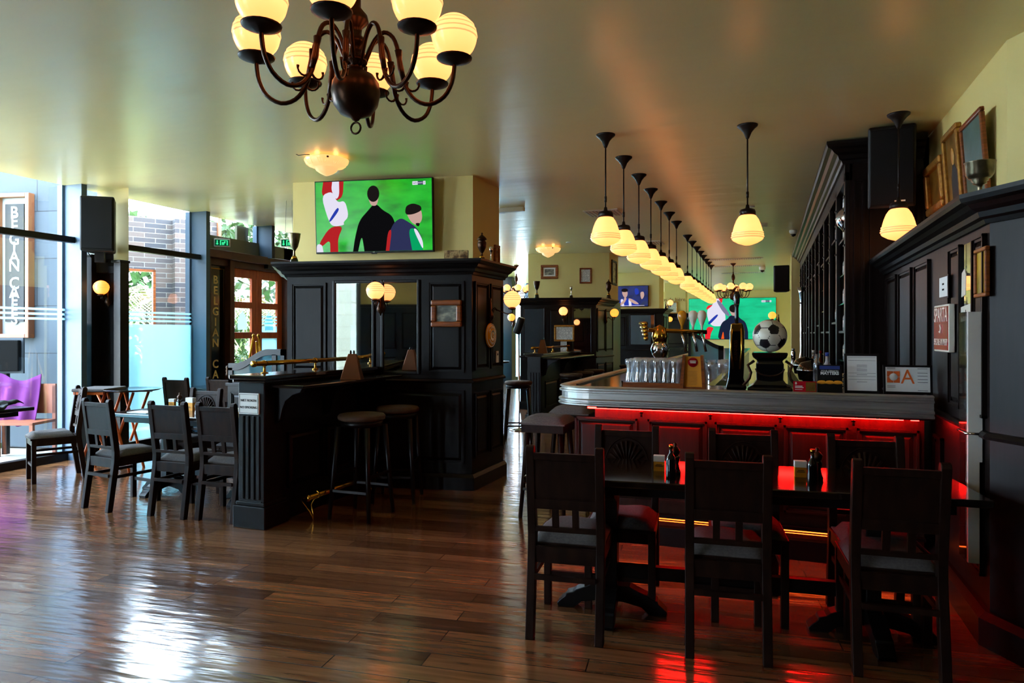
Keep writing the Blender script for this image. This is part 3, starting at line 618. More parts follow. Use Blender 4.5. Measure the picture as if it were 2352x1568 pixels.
for i, (x, y) in enumerate(pp):
    lb = '%s pendant lamp of the row over the long side of the bar' % ordn[i]
    if first: pend.location = (x, y, CEIL); tag(pend, lb, 'lamp', 'pendant lamps in the row over the bar'); first = False
    else: copy_tree(pend, (x, y, CEIL), 0, lb, 'pendant lamps in the row over the bar')
p2 = pendant(1.02, 'cream ribbed glass pendant lamp hanging alone above the football'); p2.location = (-.156, 6.086, CEIL)
p3 = pendant(1.02, 'cream ribbed glass pendant lamp hanging in front of the big black speaker'); p3.location = (1.008, 6.33, CEIL)
p3.location = (.985, 6.2, CEIL)

def globe_prof(r):
    P = [(r*.45, -r*.9)]
    for k in range(1, 26):
        th = -PI/2+.45+(PI-.45)*k/26; rr = r
        z = math.sin(th)
        if -.05 < z < .62: rr = r*(1+.045*abs(math.sin((z+.05)/.67*3*PI)))
        P.append((rr*math.cos(th), r*z))
    P.append((0, r)); return P
def cup(mb, c, s=1):
    mb.lathe([(.012*s, -.02*s), (.03*s, -.012*s), (.05*s, -.005*s), (.068*s, .002*s), (.07*s, .008*s), (.05*s, .014*s), (.04*s, .02*s), (.04*s, .03*s)], c, 20)
def chandelier(loc, label, mat_='opalg'):
    t = thing('chandelier', label, 'chandelier', loc)     # origin at ceiling
    b = -(CEIL-2.435)
    P = [(0, -.115), (.012, -.11), (.02, -.1), (.06, -.085), (.085, -.05), (.095, 0), (.09, .035), (.07, .065), (.03, .085), (.03, .105), (.045, .115), (.045, .13), (.025, .14), (.022, .18), (.035, .19), (.035, .21), (.022, .22), (.025, .25), (.05, .275), (.045, .3), (.02, .33), (.02, .39), (.035, .41), (.045, .45), (.04, .5), (.015, .56), (.012, .6)]
    MB().lathe(P, (0, 0, b), 32).build('turned_body', 'bronze', t)
    MB().tube([(0, 0, b+.58), (0, 0, -.05)], .008).lathe([(.07, 0), (.06, -.02), (.02, -.06), (.012, -.08)], (0, 0, 0), 20).build('ceiling_rod', 'bronze', t)
    MB().tube([(.022*math.cos(a), 0, b-.14+.022*math.sin(a)) for a in [i*PI/8 for i in range(16)]], .004, 6, True).build('pull_ring', 'bronze', t)
    for k in range(8):
        a = k*PI/4+YAW+.02
        pts = [(.03, .1), (.05, .15), (.075, .205), (.11, .235), (.145, .215), (.165, .16), (.175, .09), (.195, .02), (.235, -.03), (.29, -.045), (.345, -.015), (.375, .04), (.385, .1), (.385, .125)]
        # smooth
        sp = []
        for i in range(len(pts)-1):
            p0 = pts[max(i-1, 0)]; p1 = pts[i]; p2_ = pts[i+1]; p3_ = pts[min(i+2, len(pts)-1)]
            for q in range(3):
                u = q/3; sp.append(tuple(.5*((2*p1[j])+(-p0[j]+p2_[j])*u+(2*p0[j]-5*p1[j]+4*p2_[j]-p3_[j])*u*u+(-p0[j]+3*p1[j]-3*p2_[j]+p3_[j])*u**3) for j in (0, 1)))
        sp.append(pts[-1]); ca, sa = math.cos(a), math.sin(a)
        arm = MB().tube([(r*ca, r*sa, b+z) for r, z in sp], .0085, 8).build('arm', 'bronze', t)
        orn = MB()
        orn.tube([(r*ca, r*sa, b+z) for r, z in ((.166, .165), (.17, .13), (.176, .09), (.19, .04))], [.015, .011, .013, .009], 8)
        for s in (1, -1):
            orn.tube([((.195+s*.028+.024*math.cos(u)*s)*ca, (.195+s*.028+.024*math.cos(u)*s)*sa, b+.03+.024*math.sin(u)) for u in [2.6+i*.5 for i in range(9)]], [.006, .006, .005, .005, .004, .004, .004, .004, .006], 6)
        orn.build('scroll', 'bronze', arm)
        c = MB(); cup(c, (.385*ca, .385*sa, b+.13)); c.build('drip_cup', 'iron', t)
        MB().lathe(globe_prof(.088), n=28).build('globe', mat_, t, at_=(.385*ca, .385*sa, b+.135+.085))
    return t
cpos = onD(817, 212, 2.67)
ch1 = chandelier((cpos.x, cpos.y, CEIL), 'large bronze eight arm chandelier with ribbed globes at the front of the ceiling')
c2 = onD(1684, 700, 17.0); copy_tree(ch1, (c2.x, c2.y, CEIL), .3, 'distant bronze chandelier in front of the big green screen', 'small distant chandeliers')
c3 = onD(1186, 664, 17.5); copy_tree(ch1, (c3.x, c3.y, CEIL), .1, 'distant bronze chandelier seen right of the large panelled pillar', 'small distant chandeliers')

def sconce(loc, rz, label, m='opalg', arm=.16):
    """plate on the wall at the origin, arm towards -y"""
    t = thing('wall_sconce', label, 'lamp', loc, rz)
    MB().lathe([(.006, .14), (.012, .12), (.008, .1), (.016, .06), (.02, 0), (.03, -.03), (.038, -.055), (.03, -.08), (.01, -.1), (.004, -.12)], (0, -.025, 0), 14).build('wall_plate', 'bronze', t)
    MB().tube([(0, -.03, -.02), (0, -.05, .02), (0, -.075, .035), (0, -.1, .01), (0, -arm*.8, -.03), (0, -arm, -.02), (0, -arm, .01)], .006, 8).tube([(0, -.075-.018*math.cos(u), .0+.018*math.sin(u)) for u in [i*.5 for i in range(9)]], .004, 6).build('arm', 'bronze', t)
    c = MB(); cup(c, (0, -arm, .02), .6); c.build('cup', 'bronze', t)
    MB().lathe(globe_prof(.085), n=24).build('globe', m, t, at_=(0, -arm, .115))
    return t
def onF1(px, py): return onL(px, py, A1, B1)
fr1 = math.atan2(B1[1]-A1[1], B1[0]-A1[0])
q = onF1(876, 700); sconce((q.x, q.y, 1.79), fr1, 'globe sconce between the two mirrors of the large pillar')
sconce((-2.635, 6.36, 1.72), PI/2, 'globe sconce above the round yellow enamel sign', arm=.26)
sconce((-7.44, 6.03, 1.93), 0, 'amber globe sconce on the dark window pier', 'opaly', arm=.12)
def onF2(px, py): return onL(px, py, A2, B2)
fr2 = math.atan2(B2[1]-A2[1], B2[0]-A2[0])
q = onF2(1295, 720); sconce((q.x, q.y, 1.82), fr2, 'globe sconce on the second pillar above the framed cartoon')
sconce((-3.08, 13.6, 1.8), PI/2-.05, 'amber globe sconce on the side of the second pillar', 'opaly', arm=.2)
q = onD(1203, 708, 14.5); sconce((q.x+.1, q.y, 1.9), PI/2, 'pale globe sconce left of the second pillar', arm=.1)
q = onD(1180, 727, 15.5); sconce((q.x, q.y, 1.75), 0, 'small amber globe sconce far behind the bar stools', 'opaly')
q = onD(1527, 695, 20.2); sconce((q.x, q.y, 2.3), PI/2, 'upper globe sconce on the third casing edge', 'opalg')
q = onD(1527, 730, 22); sconce((q.x, q.y, 1.85), PI/2, 'lower amber globe sconce on the slim far pillar', 'opaly')
q = onD(1791, 728, 15.5); sconce((q.x, q.y, 1.8), -PI/2, 'amber globe sconce just above the football', 'opaly')

def bowl(loc, label, s=1.0):
    t = thing('ceiling_bowl_lamp', label, 'lamp', loc); t.scale = (s, s, s)
    f = MB(); n = 48; prof_ = [(.25, -.035), (.255, -.05), (.235, -.09), (.2, -.12), (.15, -.135), (.13, -.14), (.12, -.17), (.08, -.2), (.03, -.225), (0, -.235)]
    vs = []
    for r, z in prof_:
        for i in range(n):
            a = 2*PI*i/n; k = 1+.05*abs(math.sin(4*a)) if r > .05 else 1
            vs.append((r*k*math.cos(a), r*k*math.sin(a), z))
    fs = [(j*n+i, j*n+(i+1) % n, (j+1)*n+(i+1) % n, (j+1)*n+i) for j in range(len(prof_)-1) for i in range(n)]
    f.add(vs, fs, True); f.build('glass_bowl', 'bowl', t)
    rb = MB()
    for k in range(8):
        a = 2*PI*(k+.5)/8
        for da in (-.22, -.08, .08, .22): rb.tube([((r+.006)*math.cos(a+da*(1-q_*.15)), (r+.006)*math.sin(a+da*(1-q_*.15)), z) for q_, (r, z) in enumerate([(.25, -.06), (.238, -.09), (.205, -.118)])], .004, 5)
    rb.build('pressed_ribs', 'bowl', t)
    for k in range(3):
        a = 2*PI*k/3-.9; MB().lathe([(0, -.012), (.012, -.008), (.014, 0), (.012, .008), (0, .012)], (.262*math.cos(a), .262*math.sin(a), -.06), 10).build('fixing_knob', 'bronze', t)
    MB().lathe([(.09, 0), (.09, -.03), (.05, -.04)], n=20).build('ceiling_plate', 'white', t)
    MB().lathe([(.02, -.035), (.03, -.05), (.03, -.07), (0, -.09)], (.1, .05, 0), 12).lathe([(.02, -.035), (.03, -.05), (.03, -.07), (0, -.09)], (-.1, -.05, 0), 12).build('bulb', emis('warm_bulb', (1, .5, .14), 5, False), t)
    return t
q = at(750, 360, CEIL); bowl((q.x, q.y, CEIL), 'pressed glass ceiling bowl lamp in front of the large pillar', .82)
q = at(1259, 566, CEIL); bowl((q.x, q.y, CEIL), 'pressed glass ceiling bowl lamp before the second pillar', .95)
q = at(1437, 630, CEIL); bowl((q.x, q.y, CEIL), 'pressed glass ceiling bowl lamp above the far blue television')

# ================= televisions =================
def tv(mw, w_, h, label, kind):
    t = thing('television', label, 'television', mw=mw)       # origin bottom centre on the screen plane
    MB().box(-w_/2, w_/2, 0, .05, 0, h).build('housing', 'black', t, bev=.004)
    b = .012
    MB().box(-w_/2+b, w_/2-b, -.003, 0, b+.006, h-b).build('screen', 'pitch' if kind == 1 else ('crowd' if kind == 2 else 'pitch2'), t)
    W, Hh = w_-2*b, h-2*b-.006
    def poly(nm, m, pts, lay, parent=t):
        if 'picture' in nm and len(pts) < 16:
            for _ in range(2):
                q_ = []
                for i in range(len(pts)):
                    (ax, ay), (bx, by) = pts[i-1], pts[i]
                    if (ay >= .995 and by >= .995) or (ay <= .005 and by <= .005): q_ += [(ax, ay), (bx, by)]
                    else: q_ += [(ax*.78+bx*.22, ay*.78+by*.22), (ax*.22+bx*.78, ay*.22+by*.78)]
                pts = [p for k, p in enumerate(q_) if k == 0 or p != q_[k-1]]
        vs = [(-W/2+x*W, -.004-.0006*lay, b+.006+(1-y)*Hh) for x, y in pts]; k = len(vs)
        vs2 = [(x, y+.0005, z) for x, y, z in vs]
        MB().add(vs+vs2, [tuple(range(k)), tuple(range(k, 2*k))[::-1]]+[(i, i+k, (i+1) % k+k, (i+1) % k) for i in range(k)]).build(nm, m, parent)
    def oval(nm, m, cx, cy, rx, ry, lay, n=20): poly(nm, m, [(cx+rx*math.cos(2*PI*i/n), cy+ry*math.sin(2*PI*i/n)) for i in range(n)], lay)
    if kind == 1:
        poly('player_picture', S_['red'], [(.07, 0), (.25, 0), (.24, .22), (.17, .28), (.05, .2)], 1)
        poly('player_picture', S_['white'], [(.05, .19), (.15, .13), (.19, .3), (.26, .27), (.29, .5), (.24, .58), (.25, .62), (.14, .64), (.1, .5)], 2)
        poly('player_picture', S_['white'], [(.15, 0), (.21, 0), (.21, .2), (.18, .26), (.14, .12)], 3)
        poly('player_picture', S_['blue'], [(.19, .36), (.21, .4), (.13, .57), (.11, .56)], 4)
        poly('player_picture', S_['red'], [(.12, .64), (.24, .63), (.19, .8), (.19, 1), (.12, 1), (.12, .82), (.04, .93), (.02, .88)], 1)
        poly('player_picture', S_['white'], [(.02, .88), (.05, .9), (.06, 1), (0, 1), (0, .9)], 2)
        poly('man_picture', S_['black'], [(.32, 1), (.34, .8), (.38, .56), (.46, .42), (.5, .345), (.54, .345), (.58, .42), (.66, .5), (.69, .62), (.68, .8), (.68, 1)], 3)
        poly('man_picture', mat('dummy', (0, 0, 0)) if False else M['pitch'], [(.365, 1), (.4, .76), (.42, 1)], 4)
        poly('man_picture', S_['skin'], [(.455, .2), (.555, .2), (.545, .3), (.53, .36), (.49, .36), (.47, .3)], 4)
        oval('man_picture', S_['hair'], .505, .19, .052, .115, 5)
        poly('young_man_picture', S_['navy'], [(.62, 1), (.635, .75), (.68, .6), (.74, .54), (.8, .6), (.87, .68), (.92, .85), (.92, 1)], 5)
        poly('young_man_picture', S_['red'], [(.605, 1), (.625, .73), (.66, .69), (.635, 1)], 6)
        poly('young_man_picture', S_['green'], [(.8, .7), (.86, .69), (.91, .84), (.92, 1), (.83, 1)], 6)
        poly('young_man_picture', S_['white'], [(.84, .695), (.87, .7), (.92, .86), (.925, .98), (.91, .96)], 7)
        poly('young_man_picture', S_['skin'], [(.78, .46), (.91, .42), (.92, .54), (.91, .6), (.875, .66), (.82, .6)], 6)
        poly('young_man_picture', S_['hair'], [(.775, .5), (.78, .38), (.84, .34), (.91, .38), (.915, .45), (.84, .5)], 7)
        poly('young_man_picture', S_['hair'], [(.86, .62), (.9, .62), (.89, .67), (.87, .66)], 7)
    if kind == 2:
        poly('player_picture', S_['blue'], [(.03, 1), (.08, .8), (.2, .65), (.35, .6), (.6, .65), (.72, .85), (.78, 1)], 1)
        poly('player_picture', S_['white'], [(.18, .66), (.26, .62), (.3, 1), (.22, 1)], 2)
        poly('player_picture', S_['white'], [(.42, .62), (.5, .64), (.52, 1), (.44, 1)], 2)
        poly('player_picture', S_['skin'], [(.22, .25), (.4, .25), (.4, .45), (.33, .62), (.25, .45)], 3)
        oval('player_picture', S_['hair'], .31, .2, .1, .09, 4)
        poly('player_picture', S_['skin'], [(.3, .55), (.38, .6), (.3, .85), (.2, .95), (.15, .9), (.28, .7)], 4)
        poly('player_picture', S_['skin'], [(.42, .6), (.5, .62), (.7, .82), (.74, .92), (.6, .9), (.45, .72)], 4)
        poly('fan_picture', S_['skin'], [(.78, .3), (.88, .28), (.9, .5), (.82, .7), (.78, .5)], 2)
        poly('fan_picture', S_['blue'], [(.6, .1), (.72, .12), (.74, .4), (.62, .45)], 2)
        poly('caption_bar', S_['white'], [(.0, .965), (.9, .965), (.9, .985), (.0, .985)], 5)
    if kind == 3:
        poly('player_picture', S_['white'], [(.2, .3), (.3, .1), (.29, 0), (.38, 0), (.39, .12), (.44, .5), (.4, .69), (.25, .68)], 2)
        poly('player_picture', S_['hred'], [(.22, .17), (.29, .14), (.24, .24), (.2, .28)], 3)
        poly('player_picture', S_['hred'], [(.35, 0), (.4, 0), (.385, .14)], 3)
        poly('player_picture', S_['grey'], [(.32, .05), (.36, .04), (.48, .38), (.47, .46), (.4, .34)], 4)
        poly('player_picture', S_['blue'], [(.22, .6), (.33, .38), (.35, .42), (.24, .66)], 5)
        poly('player_picture', S_['hred'], [(.22, .69), (.3, .72), (.26, .85), (.25, 1), (.19, 1), (.19, .85)], 3)
        poly('player_picture', S_['orange'], [(.38, 1), (.405, .78), (.415, 1)], 6)
        poly('man_picture', S_['dnavy'], [(.34, .95), (.38, .6), (.46, .5), (.48, .42), (.57, .42), (.6, .5), (.66, .58), (.69, .8), (.69, 1), (.36, 1)], 5)
        poly('man_picture', S_['skin'], [(.47, .25), (.58, .25), (.57, .37), (.55, .43), (.5, .43)], 6)
        oval('man_picture', S_['hair'], .525, .25, .052, .1, 7)
    if kind in (1, 3):
        z_ = b+(.945 if kind == 1 else .92)*Hh
        g = MB().box(W*.34, W*.385, -.0062, -.0056, z_-.02*h/.84, z_+.02*h/.84).box(W*.43, W*.45, -.0062, -.0056, z_-.02*h/.84, z_+.02*h/.84).build('channel_logo', S_['white'], t)
        MB().box(W*.385, W*.43, -.0062, -.0056, z_-.02*h/.84, z_+.02*h/.84).build('channel_logo', S_['navy'], t)
        text('logo_letters', 'beIN', .032*h/.84, S_['navy'], t, (W*.3625, -.0066, z_), ext=.0003, sx=.8*W/1.38 if kind == 1 else 1)
        text('logo_letters', 'SPORTS', .026*h/.84, S_['white'], t, (W*.4075, -.0066, z_), ext=.0003, sx=.62 if kind == 1 else .8)
        text('logo_letters', '2', .03*h/.84, S_['navy'], t, (W*.44, -.0066, z_), ext=.0003)
    return t
UW = wallM((-5.17, 6.55), (-3.06, 6.944))
tvL, tvR = onL(726, 590, (-5.17, 6.42), (-3.06, 6.82)), onL(996, 586, (-5.17, 6.42), (-3.06, 6.82))
wtv = (Vector((tvR.x, tvR.y))-Vector((tvL.x, tvL.y))).length
mid = (tvL+tvR)/2
tm = Matrix.Translation((mid.x, mid.y, 2.40)) @ Matrix.Rotation(math.atan2(tvR.y-tvL.y, tvR.x-tvL.x), 4, 'Z') @ Matrix.Rotation(math.radians(3), 4, 'X')
T1 = tv(tm, wtv, .815, 'large wall television showing a football match above the panelled pillar', 1)
MB().box(-.3, .3, .05, .12, .25, .6).build('wall_bracket', 'black', T1); text('maker_letters', 'LG', .018, 'white', T1, (0, -.002, .008)); MB().box(-.03, .03, .0, .02, -.012, 0).build('sensor', 'black', T1)
p = onY(1450, 702, Y3+.3); tv(Matrix.Translation((p.x, Y3+.26, 2.27)), .98, .6, 'far television showing a footballer in blue and white', 2)
p = onY(1581, 779, 28.8); p_ = onY(1783, 682, 28.8); tv(Matrix.Translation(((p.x+p_.x)/2, 28.95, p.z)), p_.x-p.x, p_.z-p.z, 'huge green video wall showing the match at the far end', 3)

# ================= speakers, vents, ceiling bits =================
def speaker(mw, w_, h, d, label, grille='speaker'):
    t = thing('loudspeaker', label, 'speaker', mw=mw)
    MB().prism([(-w_/2, 0), (w_/2, 0), (w_/2*.72, d), (-w_/2*.72, d)], 0, h).build('cabinet', 'black', t, bev=.02)
    MB().box(-w_/2+.02, w_/2-.02, -.012, 0, .03, h-.03).build('grille', grille, t, bev=.01)
    return t
sp_ = speaker(Matrix.Translation((-7.27, 5.72, 2.45)) @ Matrix.Rotation(math.radians(38), 4, 'Z'), .36, .64, .3, 'black loudspeaker on a wall arm above the window pier')
MB().box(-.05, .05, .1, .16, -.12, 0).box(-.03, .03, .1, .36, -.1, -.06).box(-.09, .09, .34, .37, -.22, .14).build('wall_arm', 'iron', sp_)
MB().tube([(-.1, .33, .3), (-.2, .34, .2), (-.2, .36, .05), (-.14, .36, -.05)], .005).build('cable', 'black', sp_)
q = onD(2052, 486, 5.7)
sp_ = speaker(Matrix.Translation((.98, 6.5, 2.55)) @ Matrix.Rotation(math.radians(-6), 4, 'Z') @ Matrix.Rotation(math.radians(7), 4, 'X'), .36, .68, .36, 'big black loudspeaker hung on the end of the bottle shelving')
MB().box(.02, .1, -.016, -.012, .05, .062).build('badge', 'white', sp_)
q = onD(1795, 670, 13.5); speaker(Matrix.Translation((q.x, q.y, 2.33)) @ Matrix.Rotation(math.radians(0), 4, 'Z'), .3, .52, .3, 'small black loudspeaker hanging right of the green screen', 'black')
# exit sign, and a second one built for a reflection
def exit_sign(loc, rz, label):
    t = thing('exit_sign', label, 'sign', loc, rz)
    MB().box(-.17, .17, -.03, .03, -.09, .09).build('housing', 'white', t, bev=.005)
    MB().box(-.15, .15, -.033, -.03, -.07, .07).build('sign_face', emis('dark_green_face', (8, 60, 40), .5), t)
    ge = emis('exit_green', (60, 255, 150), .6)
    MB().xz([(-.1, -.05), (-.07, -.02), (-.09, -.02), (-.09, .05), (-.11, .05), (-.11, -.02), (-.13, -.02)], -.036, -.033).build('arrow', ge, t)
    MB().box(-.04, -.02, -.036, -.033, -.055, .055).box(.1, .12, -.036, -.033, -.055, .055).box(-.04, .12, -.036, -.033, .045, .055).box(.0, .02, -.036, -.033, -.05, .0).box(.0, .06, -.036, -.033, -.01, .01).box(.05, .07, -.036, -.033, -.01, .035).box(.03, .045, -.036, -.033, -.05, -.01).build('running_figure', ge, t)
    MB().tube([(-.08, 0, .09), (-.06, 0, (CEIL-loc[2])/.66)], .003).tube([(.08, 0, .09), (.06, 0, (CEIL-loc[2])/.66)], .003).build('hanging_wire', 'iron', t)
    t.scale = (.66, .66, .66)
    return t
q = onD(664, 558, 9.0); exit_sign((q.x, q.y, q.z), YAW*.6, 'green running man exit sign hanging beside the large pillar')
q = onX(503, 558, -7.74); exit_sign((-7.68, q.y, q.z), PI/2-.9, 'green exit sign built as a reflection above the mahogany doors')  # this sign is a modelled stand-in for a reflection in the glass
def vent(px, py, w_, d, label):
    q = at(px, py, CEIL); t = thing('ceiling_vent', label, 'vent', (q.x, q.y, CEIL))
    MB().box(-w_/2, w_/2, -d/2, d/2, -.012, .0).build('frame', 'white', t)
    f = MB()
    for k in range(int(w_/.05)): f.box(-w_/2+.03+k*.05, -w_/2+.045+k*.05, -d/2+.03, d/2-.03, -.02, -.011)
    f.build('louvres', 'steel', t)
for i, a in enumerate([(1387, 488, .5, .5), (1493, 557, .5, .5), (1690, 594, 1.2, .25), (1690, 610, 1.2, .25), (1740, 517, .3, .3), (1706, 626, 1.2, .25)]):
    vent(*a, ['square white air vent beside the nearest pendant lamp', 'square white air vent behind the third pendant lamp', 'long air slot in the ceiling before the green screen, nearer one', 'long air slot in the ceiling before the green screen, middle one', 'small air vent right of the lone pendant lamp', 'long air slot in the ceiling before the green screen, farthest one'][i])
def camdome(px, py, label, s=1):
    q = at(px, py, CEIL); t = thing('security_camera', label, 'camera', (q.x, q.y, CEIL))
    MB().lathe([(.06*s, 0), (.065*s, -.03*s), (.055*s, -.06*s), (.045*s, -.07*s)], n=20).build('housing', 'white', t); MB().lathe([(.045*s, -.07*s), (.035*s, -.1*s), (0, -.115*s)], n=16).build('lens_dome', 'blackg', t)
camdome(1822, 528, 'white dome security camera beside the bottle shelving'); camdome(1751, 612, 'white dome security camera left of the far speaker', 1.3)
for i, (px, py) in enumerate([(1152, 488), (1306, 556), (1725, 474)]):
    q = at(px, py, CEIL); o = MB().lathe([(.05, 0), (.05, -.008), (.03, -.012), (0, -.012)], (0, 0, 0), 16).build('sprinkler_rose', 'white', at_=(q.x, q.y, CEIL)); tag(o, ['small round ceiling rose right of the large pillar top', 'small round ceiling rose above the second pillar', 'small round ceiling rose behind the lone pendant'][i], 'ceiling fitting')
q = onD(1176, 534, 9.5); o = MB().box(-.18, .18, -.04, .04, -.03, .03).build('emergency_light', 'white', at_=(q.x, q.y, q.z+.0), bev=.01); tag(o, 'slim white emergency light under the ceiling right of the large pillar', 'light fitting')
o.location.z = CEIL-.03
# ceiling wire on the bowl lamp
q = at(680, 354, CEIL); o = MB().tube([(0, 0, 0), (.03, 0, -.015), (.1, 0, -.012), (.16, 0, -.02)], .004).build('loose_cable', 'iron', at_=(q.x, q.y, CEIL)); tag(o, 'short loose cable sticking out of the ceiling by the bowl lamp', 'cable')
# ================= chairs, tables, stools =================
def make_chair(label, group=None):
    t = thing('dining_chair', label, 'chair', group=group)
    for s in (-1, 1):
        x = s*.17
        MB().yz([(-.285, 0), (-.24, 0), (-.178, .42), (-.178, .5), (-.235, .93), (-.25, .945), (-.272, .94), (-.28, .92), (-.226, .5), (-.228, .42)], x-.021, x+.021).build('back_leg', 'chair', t, bev=.004)
        MB().box(x-.02, x+.02, .16, .2, 0, .44).build('front_leg', 'chair', t, bev=.004)
    MB().box(-.175, .175, -.225, -.2, .36, .44).box(-.17, .17, .17, .195, .37, .44).box(-.185, -.16, -.2, .18, .37, .44).box(.16, .185, -.2, .18, .37, .44).box(-.19, .19, -.19, .21, .43, .448).build('seat_frame', 'chair', t, bev=.003)
    vs = []; fs = []; n = 9
    for i in range(n):
        for j in range(n):
            u = i/(n-1)*2-1; v = j/(n-1)*2-1; e = (1-u**6)*(1-v**6)
            vs.append((u*.185*(1-.02*(1-e)), .015+v*.19, .452+.048*max(0, e)**.45+.004*math.sin(5*u+3*v)))
    for i in range(n-1):
        for j in range(n-1): a = i*n+j; fs.append((a, a+1, a+n+1, a+n))
    c = MB().add(vs, fs, True); k = len(vs)
    ring = [(i, 0) for i in range(n)]+[(n-1, j) for j in range(1, n)]+[(i, n-1) for i in range(n-2, -1, -1)]+[(0, j) for j in range(n-2, 0, -1)]
    b0 = [(vs[i*n+j][0], vs[i*n+j][1], .448) for i, j in ring]; idx = [i*n+j for i, j in ring]
    c.v += b0; c.f += [(idx[q], idx[(q+1) % len(ring)], k+(q+1) % len(ring), k+q) for q in range(len(ring))]; c.sm += [True]*len(ring)
    c.build('seat_cushion', 'cushion', t)
    def tilt(z): return -.202-(z-.5)*.125
    def slab(x0, x1, z0, z1, th, o=0): return [(x, tilt(z)+dy+o, z) for z in (z0, z1) for dy in (0, -th) for x in (x0, x1)]
    F6 = [(0, 1, 3, 2), (4, 6, 7, 5), (0, 4, 5, 1), (2, 3, 7, 6), (0, 2, 6, 4), (1, 5, 7, 3)]
    MB().add(slab(-.152, .152, .875, .91, .024), F6).build('top_rail', 'chair', t, bev=.003)
    MB().add(slab(-.152, .152, .68, .88, .012, -.005), F6).build('back_panel', 'chair', t)
    MB().add(slab(-.152, .152, .63, .68, .024), F6).build('middle_rail', 'chair', t, bev=.003)
    MB().add(slab(-.152, .152, .515, .54, .024), F6).build('lower_rail', 'chair', t, bev=.003)
    for x in (-.05, .05): MB().add(slab(x-.016, x+.016, .535, .635, .018, -.003), F6).build('slat', 'chair', t)
    cv = MB()
    for i in range(13):
        a = PI*i/12
        p0 = Vector((0, 0, .695)); r = .115
        for s_ in (.25, 1):
            pass
        x1, z1 = r*math.cos(a), .695+r*math.sin(a)*1.35
        cv.tube([(0, tilt(.695)-.002, .695), (x1*.6, tilt(.695+(z1-.695)*.6)+.0, .695+(z1-.695)*.6), (x1, tilt(z1)+.0, z1)], [.002, .006, .008], 6)
    cv.tube([(.13*math.cos(a), tilt(.695+.175*math.sin(a))-.002, .695+.175*math.sin(a)) for a in [i*PI/16 for i in range(17)]], .004, 5)
    cv.build('shell_carving', 'chair', t)
    MB().box(-.15, .15, -.258, -.238, .285, .31).build('stretcher', 'chair', t)
    for s in (-1, 1): MB().box(s*.17-.008, s*.17+.008, -.24, .17, .27, .295).build('stretcher', 'chair', t)
    MB().box(-.15, .15, .17, .19, .16, .185).build('stretcher', 'chair', t)
    return t
proto = None
def chair(x, y, deg, label, group=None):
    global proto
    if proto is None:
        proto = make_chair(label, group); proto.location = (x, y, 0); proto.rotation_euler = (0, 0, math.radians(deg)); return proto
    o = copy_tree(proto, (x, y, 0), math.radians(deg), label)
    if group: o['group'] = group
    elif 'group' in o: del o['group']
    return o
G1 = 'chairs round the front table'; G2 = 'chairs round the left table'
def chair_feet(fx, fy, deg, label, g):
    a = math.radians(deg); return chair(fx-math.sin(a)*.262, fy+math.cos(a)*.262, deg, label, g)
chair_feet(-.922, 3.19, 6, 'front table chair with its back to the camera, left one of the three', G1)
chair_feet(-.167, 3.26, 6, 'front table chair with its back to the camera, middle one of the three', G1)
chair_feet(.54, 3.345, 4, 'front table chair with its back to the camera, right one by the panelled wall', G1)
for px, py, lb in ((1440, 975, 'carved shell back chair facing the camera across the front table, left one'), (1706, 984, 'carved shell back chair facing the camera across the front table, middle one'), (1985, 997, 'carved shell back chair facing the camera across the front table, right one')):
    q = onD(px, py, .545*1568/(py-CY)); a = math.radians(186); chair(q.x-math.sin(a)*.26, q.y+math.cos(a)*.26+.0, 186, lb, G1)
chair_feet(-5.33, 4.19, -7, 'left table chair seen from behind, nearest the windows', G2)
chair_feet(-4.575, 4.22, 2, 'left table chair seen from behind, middle one of three', G2)
chair_feet(-4.11, 4.26, 2, 'left table chair seen from behind, beside the no smoking post', G2)
chair(-5.33, 5.16, 182, 'shell carved chair facing the camera behind the left table', G2)
chair(-4.65, 5.22, 180, 'chair facing the camera behind the left table, mostly hidden by the half wall post', G2)
chair_feet(-7.02, 6.6, 4, 'dark chair seen from behind before the frosted window, left of a pair', G2)
chair_feet(-6.5, 6.8, 6, 'dark chair seen from behind before the cafe sign, right of a pair', G2)
chair(-6.9, 4.93, 153, 'angled chair with grey cushion next to the glass front, far left')

def make_table(L, W, label, h=.76, ped=2, m='table'):
    t = thing('dining_table', label, 'table')
    MB().box(-L/2, L/2, -W/2, W/2, h-.035, h).build('table_top', m, t, bev=.006)
    MB().box(-L/2+.12, L/2-.12, -W/2+.08, W/2-.08, h-.09, h-.035).build('apron', 'wood', t)
    for k in range(ped):
        x = -L/2+.42+(L-.84)*k/max(1, ped-1) if ped > 1 else 0
        MB().yz([(-.06, .1), (.06, .1), (.055, .5), (.07, .6), (.18, h-.12), (.2, h-.09), (-.2, h-.09), (-.18, h-.12), (-.07, .6), (-.055, .5)], x-.035, x+.035).build('pedestal', 'wood', t, bev=.005)
        ft = [(-.29, 0), (-.2, 0), (-.16, .035), (-.06, .055), (.06, .055), (.16, .035), (.2, 0), (.29, 0), (.295, .02), (.275, .04), (.25, .06), (.245, .075), (.21, .085), (.19, .1), (.14, .12), (.1, .14), (-.1, .14), (-.14, .12), (-.19, .1), (-.21, .085), (-.245, .075), (-.25, .06), (-.275, .04), (-.295, .02)]
        MB().xz([(a+x, b) for a, b in ft], -.04, .04).yz(ft, x-.04, x+.04).build('carved_foot', 'wood', t, bev=.004)
    if ped > 1: MB().box(-L/2+.42, L/2-.42, -.02, .02, .18, .25).build('stretcher', 'wood', t)
    return t
ft_ = make_table(2.12, .62, 'long dark table with red reflections in front of the bar'); ft_.location = (-.155, 3.73, 0); ft_.rotation_euler = (0, 0, math.radians(6))
